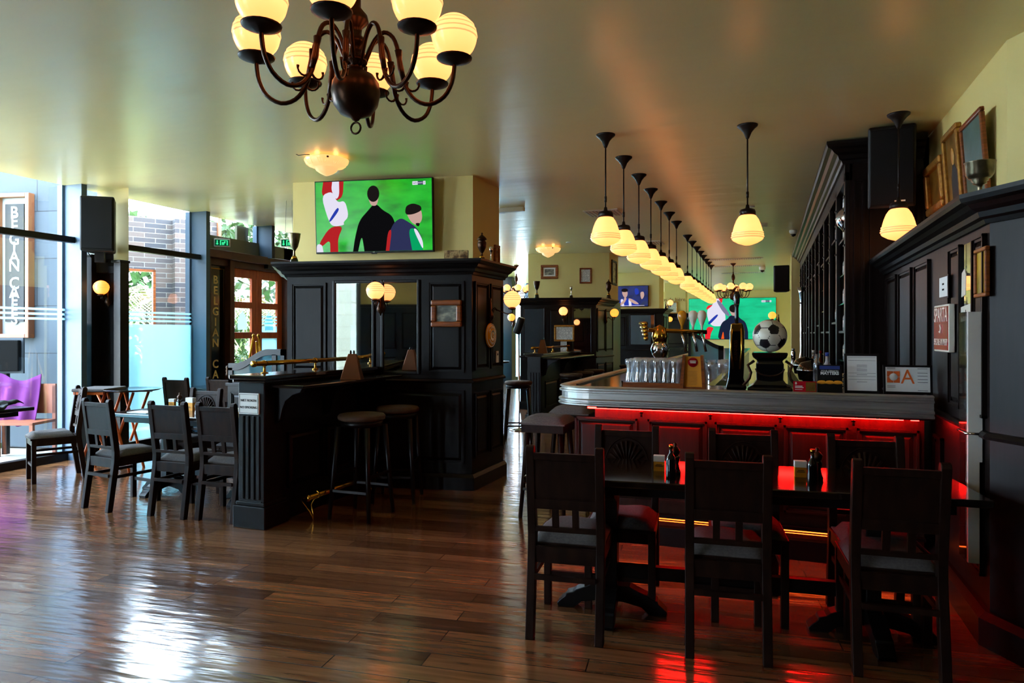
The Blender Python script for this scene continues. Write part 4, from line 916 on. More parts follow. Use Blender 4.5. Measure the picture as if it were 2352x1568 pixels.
lt = make_table(1.85, .62, 'dark table laid with cards and pepper mill at the left chairs'); lt.location = (-4.82, 4.93, 0)
t3 = make_table(1.2, .7, 'small table behind the dark pair of chairs by the windows', ped=1); t3.location = (-6.95, 7.5, 0)
t4 = make_table(.8, .8, 'far left table with cast legs beside the glass front', ped=1); t4.location = (-7.22, 4.15, 0)
t4.location = (-7.3, 4.35, 0)

def stool(label, square=True, h=.82, m='cushion', group=None):
    t = thing('bar_stool', label, 'stool', group=group)
    s = .19
    if square:
        vs = []; fs = []; n = 9
        for i in range(n):
            for j in range(n):
                u = i/(n-1)*2-1; v = j/(n-1)*2-1; e = max(0, (1-u**6)*(1-v**6)); vs.append((u*s, v*s, h-.055+.055*e**.4))
        for i in range(n-1):
            for j in range(n-1): a = i*n+j; fs.append((a, a+1, a+n+1, a+n))
        MB().add(vs, fs, True).box(-s, s, -s, s, h-.065, h-.053).build('seat_cushion', m, t)
        MB().box(-s+.01, s-.01, -s+.01, s-.01, h-.13, h-.065).build('seat_frame', 'chair', t, bev=.004)
    else:
        MB().lathe([(.17, -.055), (.19, -.045), (.195, -.02), (.18, -.004), (.12, 0), (0, .004)], (0, 0, h), 28).build('seat_cushion', m, t)
        MB().lathe([(.17, -.1), (.175, -.055)], (0, 0, h), 28).build('seat_frame', 'wood', t)
    for a in (-1, 1):
        for b in (-1, 1):
            MB().tube([(a*.135, b*.135, h-.1), (a*.185, b*.185, 0)], [.024, .016], 4 if square else 8).build('leg', 'chair' if square else 'wood', t)
    for z, k in ((.22, .172), (.34, .165)):
        for sg_ in (-1, 1):
            f = MB().box(-k, k, sg_*k-.01, sg_*k+.01, z, z+.02) if z < .3 else MB().box(sg_*k-.01, sg_*k+.01, -k, k, z, z+.02)
            f.build('foot_bar', 'iron' if z < .3 else 'wood', t)
    return t
s1 = stool('grey square topped stool at the corner of the bar', True); s1.location = (-1.70, 5.42, 0)
copy_tree(s1, (-1.70, 6.2, 0), 0, 'grey square topped stool tucked behind the nearest bar stool')
for k in range(3): copy_tree(s1, (-1.68, 9.2+k*.9, 0), 0, ['grey stool along the long side of the bar, third from the corner', 'grey stool along the long side of the bar, fourth from the corner', 'grey stool along the long side of the bar, farthest one'][k])
rs = stool('round brown topped stool in the dark under the near drinking shelf, nearer one', False, .84, 'stool_seat'); rs.location = (-3.12, 4.82, 0)
for x, y, lb in ((-3.13, 5.42, 'round brown topped stool in the dark under the near drinking shelf, farther one'), (-3.05, 10.95, 'round topped stool at the far half wall, nearest of three'), (-3.03, 11.65, 'round topped stool at the far half wall, middle of three'), (-3.0, 12.35, 'round topped stool at the far half wall, farthest of three'),
                 (-3.25, 8.95, 'round topped stool standing alone between the two pillars'), (-3.36, 8.1, 'round topped stool just showing past the large pillar corner'), (-2.75, 14.4, 'round topped stool right of the second pillar, nearer one'), (-2.7, 15.2, 'round topped stool right of the second pillar, farther one')):
    copy_tree(rs, (x, y, 0), .3, lb)
ht = thing('high_table', 'round high table between the two pillars near the windows', 'table', (-4.3, 10.35, 0))
MB().lathe([(.36, 1.02), (.37, 1.035), (.36, 1.05), (0, 1.05)], n=32).build('table_top', 'table', ht); MB().lathe([(.25, 0), (.24, .02), (.05, .05), (.035, .1), (.035, 1.02)], n=20).build('pedestal', 'iron', ht)
ht2 = copy_tree(ht, (-4.9, 11.6, 0), 0, 'farther round high table near the far window piers')

# condiments and cards
def card(loc, rz, label, s=1.0):
    t = thing('table_card', label, 'card', loc, rz)
    MB().box(-.028*s, .028*s, -.02, .02, 0, .08*s).build('card_box', 'orange', t); MB().box(-.029*s, .029*s, -.021, .021, .05*s, .081*s).build('white_band', 'paper', t)
    MB().box(-.015, .015, -.0225, -.021, .034, .037).box(-.02, .02, -.0225, -.021, .026, .029).build('print', 'ink', t); return t
def mill(loc, label):
    t = thing('pepper_mill', label, 'pepper mill', loc)
    MB().lathe([(.027, 0), (.029, .01), (.022, .03), (.017, .055), (.022, .075), (.025, .09), (.018, .1)], n=18).build('mill_body', 'blackg', t)
    MB().lathe([(.018, .1), (.024, .11), (.025, .125), (.014, .14), (.006, .145), (.01, .152), (.009, .16), (0, .165)], n=18).build('mill_head', 'bronze', t); return t
def bottle(loc, label, h=.24, r=.03, m='blackg', cap='brass', lab='paper', group=None, nm='bottle'):
    t = thing(nm, label, 'bottle', loc, group=group)
    MB().lathe([(r*.9, 0), (r, .01), (r, h*.55), (r*.85, h*.63), (r*.4, h*.74), (r*.34, h*.78), (r*.34, h*.93)], n=18).build('bottle_body', m, t)
    MB().lathe([(r*.4, h*.9), (r*.42, h), (0, h)], n=12).build('cap', cap, t)
    if lab: MB().lathe([(r*1.02, h*.15), (r*1.02, h*.45)], n=18).build('label', lab, t)
    return t
rz6 = math.radians(6)
card(at(1514, 1080, .76), rz6, 'small orange and white card box left on the front table'); mill(at(1551, 1088, .76), 'black pepper mill left on the front table'); bottle(at(1541, 1098, .76), 'dark sauce bottle left on the front table', .17, .026, lab=None)
card(at(1838, 1094, .76), rz6, 'small orange and white card box right on the front table'); mill(at(1877, 1102, .76), 'black pepper mill right on the front table'); bottle(at(1866, 1112, .76), 'dark sauce bottle right on the front table', .17, .026, lab=None)
mill(at(413, 940, .76), 'black pepper mill on the left table'); card(at(438, 942, .76), 0, 'pale blue flavoured card box on the left table', 1.5); card(at(553, 958, .76), .4, 'orange card box on the left table beside the half wall post')
card(at(396, 934, .76), .3, 'small card box left of the pepper mill on the left table')
o = MB().box(-.12, .12, -.08, .08, 0, .004).build('paper_placemat', 'paper', at_=at(330, 946, .76)); tag(o, 'white paper mat at the end of the left table', 'mat')
o = MB().lathe([(.028, 0), (.03, .012), (.024, .05), (.03, .09), (.028, .09), (.022, .05), (0, .006)], n=16).build('glass_jar', 'crystal', at_=at(455, 953, .76)); tag(o, 'small clear glass on the left table', 'glass')
# far-left table things
P4 = Vector((-7.3, 4.35, .76))
for i, (dx, dy, lb) in enumerate(((-.2, -.1, 'tall clear glass on the far left table, nearest the corner'), (-.05, .12, 'clear glass on the far left table behind the cloth'), (.12, -.15, 'clear glass on the far left table next to the dark cloth'))):
    o = MB().lathe([(.03, 0), (.034, .01), (.036, .13), (.034, .13), (.03, .012), (0, .012)], n=18).build('drinking_glass', 'crystal', at_=P4+Vector((dx, dy, 0))); tag(o, lb, 'glass')
bottle(P4+Vector((-.3, .05, 0)), 'blue water bottle on the far left table', .26, .035, M['blueframe'], 'white', 'paper')
def cloth(name, loc, w_, d, h, m, label, cat, sag=.05, seed=1, rz=0, amp=.03):
    rnd = random.Random(seed); n = 22; vs = []; fs = []
    ph = [rnd.uniform(0, 6) for _ in range(6)]
    for i in range(n):
        for j in range(n):
            u = i/(n-1)*2-1; v = j/(n-1)*2-1
            z = h*(1-.5*abs(u)**2.2-.35*abs(v)**2)+amp*math.sin(5*u+ph[0]+2*v)+amp*.7*math.sin(9*u-4*v+ph[1])+amp*.4*math.sin(15*v+ph[2])
            vs.append((u*w_/2*(1+.12*math.sin(4*v+ph[3])), v*d/2*(1+.15*math.sin(3*u+ph[4])), max(.006, z)))
    for i in range(n-1):
        for j in range(n-1): a = i*n+j; fs.append((a, a+1, a+n+1, a+n))
    o = MB().add(vs, fs, True).build(name, m, fix=False, at_=loc); o.rotation_euler = (0, 0, rz)
    s = o.modifiers.new('s', 'SOLIDIFY'); s.thickness = .006; return tag(o, label, cat)
cloth('dark_jacket', P4+Vector((.22, .0, .0)), .52, .34, .1, 'black', 'crumpled black garment lying over the edge of the far left table', 'garment', seed=3, rz=.5, amp=.022)
teak = mat('outdoor_teak', (120, 60, 28), .6)
# things just outside the first window
t = thing('outdoor_screen', 'black screen panel with beige edge standing outside the first window', 'screen', onD(8, 852, 8.4)); t.rotation_euler = (0, 0, YAW)
MB().box(-.26, .2, -.03, .03, 0, .38).build('panel', mat('outdoor_black', (4, 4, 4), .9, spec=.1), t, bev=.01); MB().box(-.28, .22, .03, .06, -.03, .41).build('panel_back', M['stone'], t); MB().box(-.06, .0, .05, .11, -t.location.z, .2).build('stand', 'iron', t)
q = onD(20, 900, 8.2)
t = thing('outdoor_chair', 'orange wooden chair outside the first window under a purple cloth', 'chair', (q.x, q.y, 0), YAW)
for a in (-.28, .42):
    for b in (-.2, .2): MB().box(a-.02, a+.02, b-.02, b+.02, -.02, .86 if b > 0 else .44).build('leg', teak, t)
MB().box(-.3, .44, -.22, .22, .42, .45).build('seat', teak, t); MB().box(-.3, .44, .18, .21, .52, .88).build('backrest', teak, t)
rnd = random.Random(5); vs = []; fs = []; n = 30
for i in range(n):
    for j in range(12):
        u = i/(n-1); v = j/11
        vs.append((-.34+.62*u, .155-.02*v-.03*math.sin(18*u+2*v)*(.3+v)-.05*v, .97+.05*math.sin(6*u+1)-.55*v))
for i in range(n-1):
    for j in range(11): a = i*12+j; fs.append((a, a+1, a+13, a+12))
o = MB().add(vs, fs, True).build('draped_cloth', 'purple', fix=False, at_=(q.x, q.y, 0)); o.rotation_euler = (0, 0, YAW); s = o.modifiers.new('s', 'SOLIDIFY'); s.thickness = .008
tag(o, 'purple cloth draped over the back of the outdoor chair', 'cloth')
# folding tray stand
q = onD(262, 900, 7.5)
t = thing('tray_stand', 'orange folding tray stand with dark trays against the pier', 'stand', (q.x, q.y, 0), YAW)
hh = .86
for y in (-.16, .16):
    MB().tube([(-.3, y, hh), (.12, y*.9, 0)], .016, 4).tube([(.0, y, hh), (-.3, y*.9, 0)], .016, 4).build('folding_leg', 'orange_wood', t)
    MB().tube([(.3, y, hh), (.1, y*.9, .3)], .016, 4).tube([(.02, y, hh), (.25, y*.9, .0)], .016, 4).build('folding_leg', 'orange_wood', t)
MB().box(-.32, .0, -.2, -.17, hh-.02, hh+.01).box(-.32, .32, .17, .2, hh-.02, hh+.01).build('top_bar', 'orange_wood', t)
MB().box(-.34, .02, -.21, .21, hh+.01, hh+.045).build('folded_tray', 'cushion', t, bev=.01)
MB().lathe([(.0, 0), (.26, 0), (.3, .02), (.29, .022), (.25, .006), (0, .006)], (.2, 0, hh+.01), 32).build('oval_tray', 'blackg', t)
# brass easel with board
q = onD(588, 800, 8.3)
t = thing('easel', 'brass easel with a pale menu board before the mahogany doors', 'easel', (q.x, q.y, 0), YAW)
for s in (-1, 1): MB().tube([(s*.03, 0, 1.46), (s*.26, -.1, 0)], .014, 8).lathe([(0, -.02), (.02, -.01), (.022, .01), (0, .025)], (s*.03, 0, 1.47), 12).build('brass_leg', 'brass', t)
MB().tube([(0, 0, 1.4), (0, .35, 0)], .012, 8).box(-.2, .2, -.09, -.06, .72, .75).build('back_leg', 'brass', t)
MB().box(-.16, .22, -.1, -.085, .75, 1.16).build('menu_board', mat('pale_blue_card', (120, 140, 156), .5), t)
# wave topped booth screen
pl, pr = onY(527, 860, 6.3), onY(655, 860, 6.3); W_ = pr.x-pl.x
t = thing('booth_screen', 'wave topped dark wood screen with glass beside the large pillar', 'partition', (pl.x, 6.3, 0))
def wave(x, z0, z1):
    u = min(1, max(0, (x-.12*W_)/(.6*W_))); return z0+(z1-z0)*(3*u*u-2*u**3)
xs_ = [W_*i/24 for i in range(25)]
up_ = [(x, wave(x, 1.15, 1.32)) for x in xs_]; lo_ = [(x, wave(x, 1.07, 1.25)) for x in xs_]
f = MB()
for i in range(24): f.xz([lo_[i], lo_[i+1], up_[i+1], up_[i]], -.02, .02)
f.box(0, .06, -.02, .02, .92, 1.1).box(W_-.17, W_-.11, -.02, .02, .92, 1.26).box(W_-.05, W_, -.02, .02, .92, 1.32).box(0, W_, -.02, .02, .92, .98)
f.build('screen_frame', 'wood', t)
MB().xz([(0.03, .95)]+[(x, z+.01) for x, z in lo_ if .03 < x < W_-.03][::1]+[(W_-.03, .95)], -.004, .004).build('glass_pane', 'frost', t)
MB().box(0.0, W_, -.03, .03, 0, .9).box(-.02, W_, -.045, .045, .89, .925).build('lower_panel', 'wood', t, bev=.004)
panels(MB(), Matrix.Translation((0, -.03, 0)), [(.06, .4), (.46, W_-.05)], .2, .82).build('raised_panel', 'wood', t)
MB().lathe([(.02, 0), (.03, .02), (.02, .04), (.03, .06), (.02, .08), (.03, .1), (.02, .12)], (-.02, 0, 1.0), 12).build('side_ornament', 'bronze', t)

# copper tent menu on the drinking shelf
q = at(793, 870, 1.1)
t = thing('menu_stand', 'copper brown tapered menu stand on the near drinking shelf', 'menu stand', (-3.35, 5.03, 1.1), .3)
f = MB(); f.add([(-.09, -.06, 0), (.09, -.06, 0), (.09, .06, 0), (-.09, .06, 0), (-.035, -.012, .22), (.035, -.012, .22), (.035, .012, .22), (-.035, .012, .22)], [(0, 1, 5, 4), (1, 2, 6, 5), (2, 3, 7, 6), (3, 0, 4, 7), (4, 5, 6, 7), (0, 3, 2, 1)]).build('stand_body', 'tin', t, bev=.004)
MB().lathe([(.008, .22), (.01, .235), (.006, .25)], (-.014, 0, 0), 10).lathe([(.008, .22), (.01, .235), (.006, .25)], (.014, 0, 0), 10).build('binding_posts', 'iron', t); 

# ================= things on the bar =================
ZB = 1.108
def gl(kind, loc):
    return None
tray = thing('glass_tray', 'low wooden tray holding the front block of upturned glasses', 'tray', (0, 0, 0))
g0 = onY(1440, 880, 4.98); g1 = onY(1562, 880, 4.98); gx0, gx1 = g0.x, g1.x
MB().box(gx0-.02, gx1+.02, 4.9, 5.31, ZB, ZB+.012).box(gx0-.02, gx1+.02, 4.9, 4.91, ZB+.012, ZB+.035).box(gx0-.02, gx1+.02, 5.3, 5.31, ZB+.012, ZB+.035).build('tray_base', 'frame', tray); MB().box(gx0-.025, gx0-.015, 4.9, 4.93, ZB, ZB+.045).build('corner_plate', 'chrome', tray)
def upturned(loc, label, group, r=.036, h=.19):
    o = MB().lathe([(r*.92, 0), (r, .004), (r*.98, h*.2), (r*.78, h*.42), (r*.66, h*.55), (r*.8, h*.72), (r*1.0, h*.86), (r*.95, h*.97), (r*.8, h), (0, h), (0, h*.96), (r*.8, h*.95), (r*.62, h*.55), (r*.74, h*.4), (r*.9, h*.2), (r*.88, .002)], n=20).build('beer_glass', 'crystal', at_=loc); return tag(o, label, 'glass', group)
gp = None
for j in range(5):
    for i in range(6):
        x = gx0+.03+(gx1-gx0-.06)*i/5+(.012 if j % 2 else 0); y = 4.945+j*.078
        if gp is None: gp = upturned((x, y, ZB+.013), 'clear upturned beer glass in the front block on the bar', 'upturned glasses on the tray')
        else: o = gp.copy(); COL.objects.link(o); o.location = (x, y, ZB+.013)
q0 = onY(1535, 860, 6.1)
st_ = None
for j in range(3):
    for i in range(5):
        x = q0.x+.03+i*.085; y = 5.95+j*.1
        if st_ is None:
            st_ = thing('beer_mug', 'ribbed glass beer mug in the block behind the menu holder', 'mug', (x, y, ZB), group='glass mugs on the bar')
            f = MB(); n = 24; pr = [(.036, 0), (.038, .01), (.038, .115), (.036, .125), (.022, .15), (.03, .155), (.03, .16), (0, .16)]; vs = []
            for r, z in pr:
                for k in range(n): a = 2*PI*k/n; rr = r*(1+(.06 if k % 2 else 0)); vs.append((rr*math.cos(a), rr*math.sin(a), z))
            f.add(vs, [(a*n+k, a*n+(k+1) % n, (a+1)*n+(k+1) % n, (a+1)*n+k) for a in range(len(pr)-1) for k in range(n)], False).build('mug_body', 'crystal', st_)
            MB().tube([(.036, 0, .1), (.062, 0, .09), (.066, 0, .06), (.06, 0, .035), (.036, 0, .025)], .006, 6).build('handle', 'crystal', st_)
        else: copy_tree(st_, (x, y, ZB))
for i, (x, y) in enumerate(((q0.x+.47, 5.9), (q0.x+.49, 6.02))):
    o = MB().lathe([(.03, 0), (.034, .003), (.006, .01), (.006, .05), (.03, .07), (.046, .1), (.048, .13), (.04, .17), (.038, .17), (.045, .13), (.028, .074), (0, .058)], n=22).build('tulip_glass', 'crystal', at_=(x, y, ZB)); tag(o, ['tulip beer glass at the end of the mug block, nearer one', 'tulip beer glass at the end of the mug block, farther one'][i], 'glass')
# menu holder
q = onY(1591, 890, 4.9)
t = thing('menu_holder', 'wooden sloping menu holder with an orange beer card', 'menu holder', (q.x, 4.9, ZB))
MB().xz([(-.088, 0), (-.065, 0), (-.05, .235), (-.068, .235)], -.01, .09).build('side_board', 'frame', t); MB().xz([(.065, 0), (.088, 0), (.07, .235), (.052, .235)], -.01, .09).build('side_board', 'frame', t)
MB().xz([(-.065, .005), (.065, .005), (.052, .225), (-.05, .225)], .02, .03).build('menu_card', 'orange', t); MB().box(-.07, .07, 0, .04, 0, .012).build('base', 'frame', t)
MB().lathe([(.034, 0), (.034, .002), (0, .002)], M4=Matrix.Translation((.0, .018, .185)) @ Matrix.Rotation(PI/2, 4, 'X')).build('red_badge', 'red', t)
f = MB()
for k in range(10): f.box(-.03+.002*(k % 3), .03-.003*(k % 2), .0185, .02, .12-.01*k, .1215-.01*k)
f.build('print_lines', 'frame', t); MB().box(-.022, .022, .0135, .016, .19, .196).box(-.02, .02, .0135, .016, .179, .185).build('badge_print', 'paper', t)
# chrome and brass tap tower
q = onY(1515, 850, 6.5)
t = thing('beer_tap_tower', 'chrome and brass beer tap tower with teardrop handles behind the glasses', 'beer tap', (q.x, 6.5, ZB))
MB().lathe([(.09, 0), (.09, .02), (.055, .04), (.05, .16), (.07, .19), (.085, .24), (.07, .29), (.05, .31)], n=24).build('column', 'chrome', t)
MB().tube([(-.1, -.03, .42), (.42, .1, .40)], .02, 14).lathe([(.06, .3), (.075, .36), (.06, .44), (0, .47)], (0, 0, 0), 20).build('cross_arm', 'brass', t)
for k in range(5): MB().tube([(-.13-.012*k, -.02, .34+.035*k), (-.11, -.08, .34+.035*k)], .02, 10).build('tap_nozzle', 'brass', t)
for k, (m_, x) in enumerate((('yellow', .2), ('enamel', .3), ('enamel', .38))):
    MB().lathe([(.01, 0), (.012, .04), (.02, .06), (.042, .12), (.04, .16), (.02, .18), (0, .183)], (x, .05, .42), 18).build('tap_handle', m_, t)
    MB().tube([(x, .03, .39), (x+.02, .0, .33), (x+.04, .0, .22)], .012, 10).build('spout', 'chrome', t)
# stout tower
q = onY(1692, 892, 4.98)
t = thing('stout_tap', 'tall black and gold stout tap standing on the bar before the video wall', 'beer tap', (q.x, 4.98, ZB))
MB().xz([(-.075, 0), (.07, 0), (.045, .08), (.05, .16), (.052, .4), (.04, .46), (-.03, .46), (-.045, .4), (-.05, .16), (-.055, .08)], -.03, .03).build('tap_body', 'blackg', t, bev=.015)
for s in (-1, 1): MB().tube([(s*.022, -.034, .14), (s*.036, -.036, .28), (s*.03, -.034, .42)], .007, 8).build('gold_trim', 'brass', t)
MB().xz([(-.04, .4), (.04, .4), (.035, .455), (-.035, .455)], -.034, .034).build('gold_collar', 'brass', t, bev=.006)
MB().lathe([(.012, .46), (.014, .5), (.012, .56), (.016, .58), (.02, .6), (.022, .66), (.016, .675), (0, .675)], n=14).build('tap_handle', 'blackg', t); MB().lathe([(.0175, .585), (.019, .6), (.018, .605)], n=14).build('handle_ring', 'brass', t)
MB().xz([(-.012, .64), (.012, .64), (0, .615)], -.026, -.02).xz([(-.012, .44), (.012, .44), (0, .41)], -.04, -.034).build('harp_mark', 'brass', t)
text('maker_letters', 'GUINNESS', .03, 'brass', t, (-.004, -.032, .27), rot=(0, 0, 0)).rotation_euler = Matrix(((0, -1, 0), (0, 0, -1), (1, 0, 0))).to_euler()
# pedestal and football
q = onY(1768, 885, 5.0)
t = thing('football_pedestal', 'dark ornate urn shaped pedestal under the football', 'pedestal', (q.x, 5.0, ZB))
f = MB(); n = 4
pr = [(.2, 0), (.2, .02), (.15, .04), (.12, .07), (.125, .18), (.11, .2), (.15, .225), (.16, .245), (.16, .258)]
f.lathe(pr, (0, 0, 0), 4, Matrix.Rotation(PI/4, 4, 'Z')); f.sm = [False]*len(f.sm); f.build('pedestal_body', 'blackg', t, bev=.008)
for s in (-1, 1): MB().tube([(s*.1, -.05, .2), (s*.14, -.06, .17), (s*.12, -.06, .12), (s*.13, -.06, .08), (s*.17, -.06, .03)], .01, 8).build('scroll_handle', 'bronze', t)
MB().tube([(.09*math.cos(a)*1, -.1, .15+.05*math.sin(a)) for a in [PI+i*PI/8 for i in range(9)]], .006, 6).build('garland', 'bronze', t)
ph = (1+5**.5)/2
ico = [Vector(v).normalized() for v in [(0, a, b*ph) for a in (-1, 1) for b in (-1, 1)]+[(a, b*ph, 0) for a in (-1, 1) for b in (-1, 1)]+[(b*ph, 0, a) for a in (-1, 1) for b in (-1, 1)]]
hexs = []
for i in range(12):
    for j in range(i+1, 12):
        for k in range(j+1, 12):
            if ico[i].dot(ico[j]) > .4 and ico[j].dot(ico[k]) > .4 and ico[i].dot(ico[k]) > .4: hexs.append((ico[i]+ico[j]+ico[k]).normalized())
f = MB(); R_ = .112; NU, NV = 120, 60; vs = []; fs = []; mi = []
for j in range(NV+1):
    for i in range(NU):
        th = PI*j/NV; a = 2*PI*i/NU; vs.append(Vector((math.sin(th)*math.cos(a), math.sin(th)*math.sin(a), math.cos(th))))
RB = Matrix.Rotation(.5, 3, 'X') @ Matrix.Rotation(.35, 3, 'Z')
for j in range(NV):
    for i in range(NU):
        q4 = (j*NU+i, j*NU+(i+1) % NU, (j+1)*NU+(i+1) % NU, (j+1)*NU+i); fs.append(q4)
        c = sum((vs[k] for k in q4), Vector()).normalized(); c = RB @ c
        d = sorted([(2.327/max(1e-3, n_.dot(c)), 1) for n_ in ico]+[(2.267/max(1e-3, n_.dot(c)), 0) for n_ in hexs])[:2]
        mi.append(1 if (d[0][1] == 1 or d[1][0]-d[0][0] < .022) else 0)
f.add([v*R_ for v in vs], fs, True)
fb = f.build('football', 'ball_w', fix=False, at_=(q.x+.0, 5.0, ZB+.258+R_)); fb.data.materials.append(M['ball_b'])
for p_, k in zip(fb.data.polygons, mi): p_.material_index = k
tag(fb, 'black and white football resting on the dark pedestal', 'football')
# cards and frames at the right end
def standframe(px0, px1, py0, py1, Y, name, label, cat, fw=.012, face='paper', frame='black', tilt=.1):
    a, b = onY(px0, py1, Y), onY(px1, py0, Y); w_ = b.x-a.x; h = b.z-ZB
    t = thing(name, label, cat, ((a.x+b.x)/2, Y, ZB)); t.rotation_euler = (-tilt, 0, 0)
    MB().box(-w_/2, w_/2, 0, .012, 0, h).build('frame', frame, t, bev=.002)
    MB().box(-w_/2+fw, w_/2-fw, -.001, .0, fw, h-fw).build('sheet', face, t)
    MB().xz([(-.02, 0), (.02, 0), (.01, h*.7), (-.01, h*.7)], .012, .05).build('back_strut', 'black', t)
    return t, w_, h
t, w_, h = standframe(1822, 1875, 876, 904, 4.86, 'promo_card', 'small red promotional card on the bar', 'card', .0, 'red', 'red')
MB().box(w_*.05, w_*.47, -.003, -.001, .008, h-.006).build('card_picture', 'art_portrait', t); text('print', 'B', .022, 'paper', t, (-w_*.38, -.002, h*.8)); MB().box(-w_*.42, -w_*.1, -.003, -.001, h*.52, h*.58).box(-w_*.42, -w_*.05, -.003, -.001, h*.4, h*.46).box(-w_*.42, -w_*.1, -.003, -.001, h*.24, h*.27).build('print_lines', 'paper', t)
t, w_, h = standframe(1877, 1935, 838, 904, 4.9, 'burger_board', 'black stand card reading MATTERS above three burgers', 'card', .006, 'black', 'black')
MB().box(-w_*.4, w_*.4, -.003, -.001, h*.84, h*.96).build('blue_header', S_['navy'] if False else mat('navy_print', (40, 60, 130), .5), t); text('print', 'YOUR OPINION', .018, 'paper', t, (0, -.002, h*.77), sx=.8); text('print', 'MATTERS', .026, 'paper', t, (0, -.002, h*.69), bold=.001)
for x in (-.32, 0, .32): MB().lathe([(.001, 0), (.026, .004), (.03, .012), (.02, .022), (0, .026)], (x*w_, -.001, h*.3), 14, Matrix.Scale(.15, 4, (0, 1, 0))).build('burger_picture', 'orange', t)
t, w_, h = standframe(1940, 2021, 812, 906, 4.93, 'licence_frame', 'black framed white printed certificate on the bar', 'frame', .016)
f = MB()
for z in (.9, .82, .5, .42, .34, .05): f.box(-w_/2+.022, w_/2-.022, -.003, -.001, h*z, h*z+.0015)
for z in (.7, .66, .6, .56, .46, .28): f.box(-.03, .03, -.003, -.001, h*z, h*z+.002)
f.build('print_lines', M['stone'], t)
t, w_, h = standframe(2029, 2143, 839, 908, 4.96, 'rating_frame', 'black framed sheet with an orange letter A rating', 'frame', .014)
og = mat('orange_print', (226, 104, 34), .6)
MB().box(-w_*.42, -w_*.16, -.003, -.001, h*.38, h*.78).build('orange_square', og, t); MB().lathe([(w_*.085, 0), (w_*.085, .002), (0, .002)], n=28, M4=Matrix.Translation((-w_*.29, -.0035, h*.58)) @ Matrix.Rotation(PI/2, 4, 'X')).build('white_disc', 'paper', t)
MB().box(-w_*.292, -w_*.288, -.0045, -.003, h*.38, h*.78).box(-w_*.42, -w_*.37, -.0045, -.003, h*.575, h*.585).box(-w_*.21, -w_*.16, -.0045, -.003, h*.575, h*.585).build('cutlery_marks', 'paper', t)
text('letter', 'A', .13, og, t, (0, -.002, h*.57), ext=.0005, sx=.9)
f = MB()
for z in (.86, .89, .27, .22): f.box(-w_*.42, -w_*.25, -.003, -.001, h*z, h*z+.002)
for z in (.87, .72, .62, .5, .4, .12): f.box(w_*.2, w_*.4, -.003, -.001, h*z, h*z+.0025)
f.build('print_lines', 'ink', t)
# wave screen behind the bar and a plant
pl, pr = onY(1581, 780, 8.8), onY(1662, 780, 8.8); W_ = pr.x-pl.x
t = thing('booth_screen', 'dark wave topped glazed screen rising behind the mugs on the bar', 'partition', (pl.x, 8.8, ZB))
up_ = [(W_*i/20, wave(W_*(1-i/20)*1.0, .12, .32)) for i in range(21)]
def wv(x): u = x/W_; return .405-.17*(3*u*u-2*u**3)
f = MB()
for i in range(20):
    a, b = W_*i/20, W_*(i+1)/20; f.xz([(a, wv(a)-.05), (b, wv(b)-.05), (b, wv(b)), (a, wv(a))], -.02, .02)
f.box(0, .03, -.02, .02, 0, .4).box(W_-.06, W_, -.02, .02, 0, .235).box(0, W_, -.02, .02, 0, .03); f.build('screen_frame', 'wood', t)
MB().xz([(.02, .02)]+[(W_*i/20, wv(W_*i/20)-.03) for i in range(1, 20)]+[(W_-.03, .02)], -.003, .003).build('glass_pane', 'frost', t)
q = onY(1605, 765, 10.5)
t = thing('potted_plant', 'small green leafy plant behind the wave topped screen on the bar', 'plant', (q.x, 10.5, ZB))
MB().lathe([(.05, 0), (.07, .14), (.06, .14), (0, .12)], n=16).build('pot', 'white', t)
f = MB()
for i in range(40):
    a = random.random()*6.28; l = random.uniform(.1, .24); e = random.uniform(.3, 1.3); p0 = Vector((0, 0, .14+random.random()*.12)); d = Vector((math.cos(a)*math.cos(e), math.sin(a)*math.cos(e), math.sin(e))); s = Vector((-math.sin(a), math.cos(a), 0))*.02
    f.add([p0, p0+d*l*.5+s, p0+d*l, p0+d*l*.5-s], [(0, 1, 2, 3)])
f.build('leaves', 'leaf', t, fix=False)

# tall chrome vase-like column, machine and bottles on the back counter
ZC = .98
q = onX(1842, 790, .55)
t = thing('tall_vase', 'tall flared chrome column on the back counter', 'vase', (.55, onX(1840, 700, .55).y, ZC))
hz_ = onX(1840, 660, .55).z-ZC
MB().lathe([(.07, 0), (.06, .03), (.03, .1), (.018, .2), (.018, hz_-.25), (.03, hz_-.1), (.07, hz_), (.06, hz_), (0, hz_-.12)], n=20).build('chrome_body', 'chrome', t)
MB().lathe([(.021, hz_-.28), (.024, hz_-.27), (.021, hz_-.26)], n=16).build('dark_ring', 'iron', t)
frostm = mat('frosted_bottle', (170, 178, 184), .25); bluecap = mat('blue_cap', (30, 60, 150), .35); amber = mat('amber_bottle', (80, 34, 16), .12, coat=.5)
for i, (px, X, hh_, r, m_, cp, lb) in enumerate([(1900, .52, .34, .045, frostm, bluecap, 'frosted vodka bottle with a blue cap on the back counter'), (1876, .5, .33, .036, 'crystal', 'ink', 'clear bottle with a black cap left of the frosted bottle'), (1884, .6, .31, .034, amber, 'red', 'amber liquor bottle behind the frosted bottle'), (1868, .56, .3, .036, 'crystal', 'white', 'clear spirit bottle, leftmost of the back counter bottles')]):
    p = onX(px, 850, X); bottle((X, p.y, ZC), lb, hh_, r, m_, cp, 'paper' if i != 1 else None)
p = onX(1934, 850, .55)
for k in range(5):
    o = MB().lathe([(.04, 0), (.045, .06), (.043, .06), (.038, .005)], n=18).build('metal_cup', 'chrome', at_=(.55, p.y, ZC+.001+.035*k)); tag(o, 'steel cup in the leaning stack beside the certificate', 'cup', 'stacked steel cups')
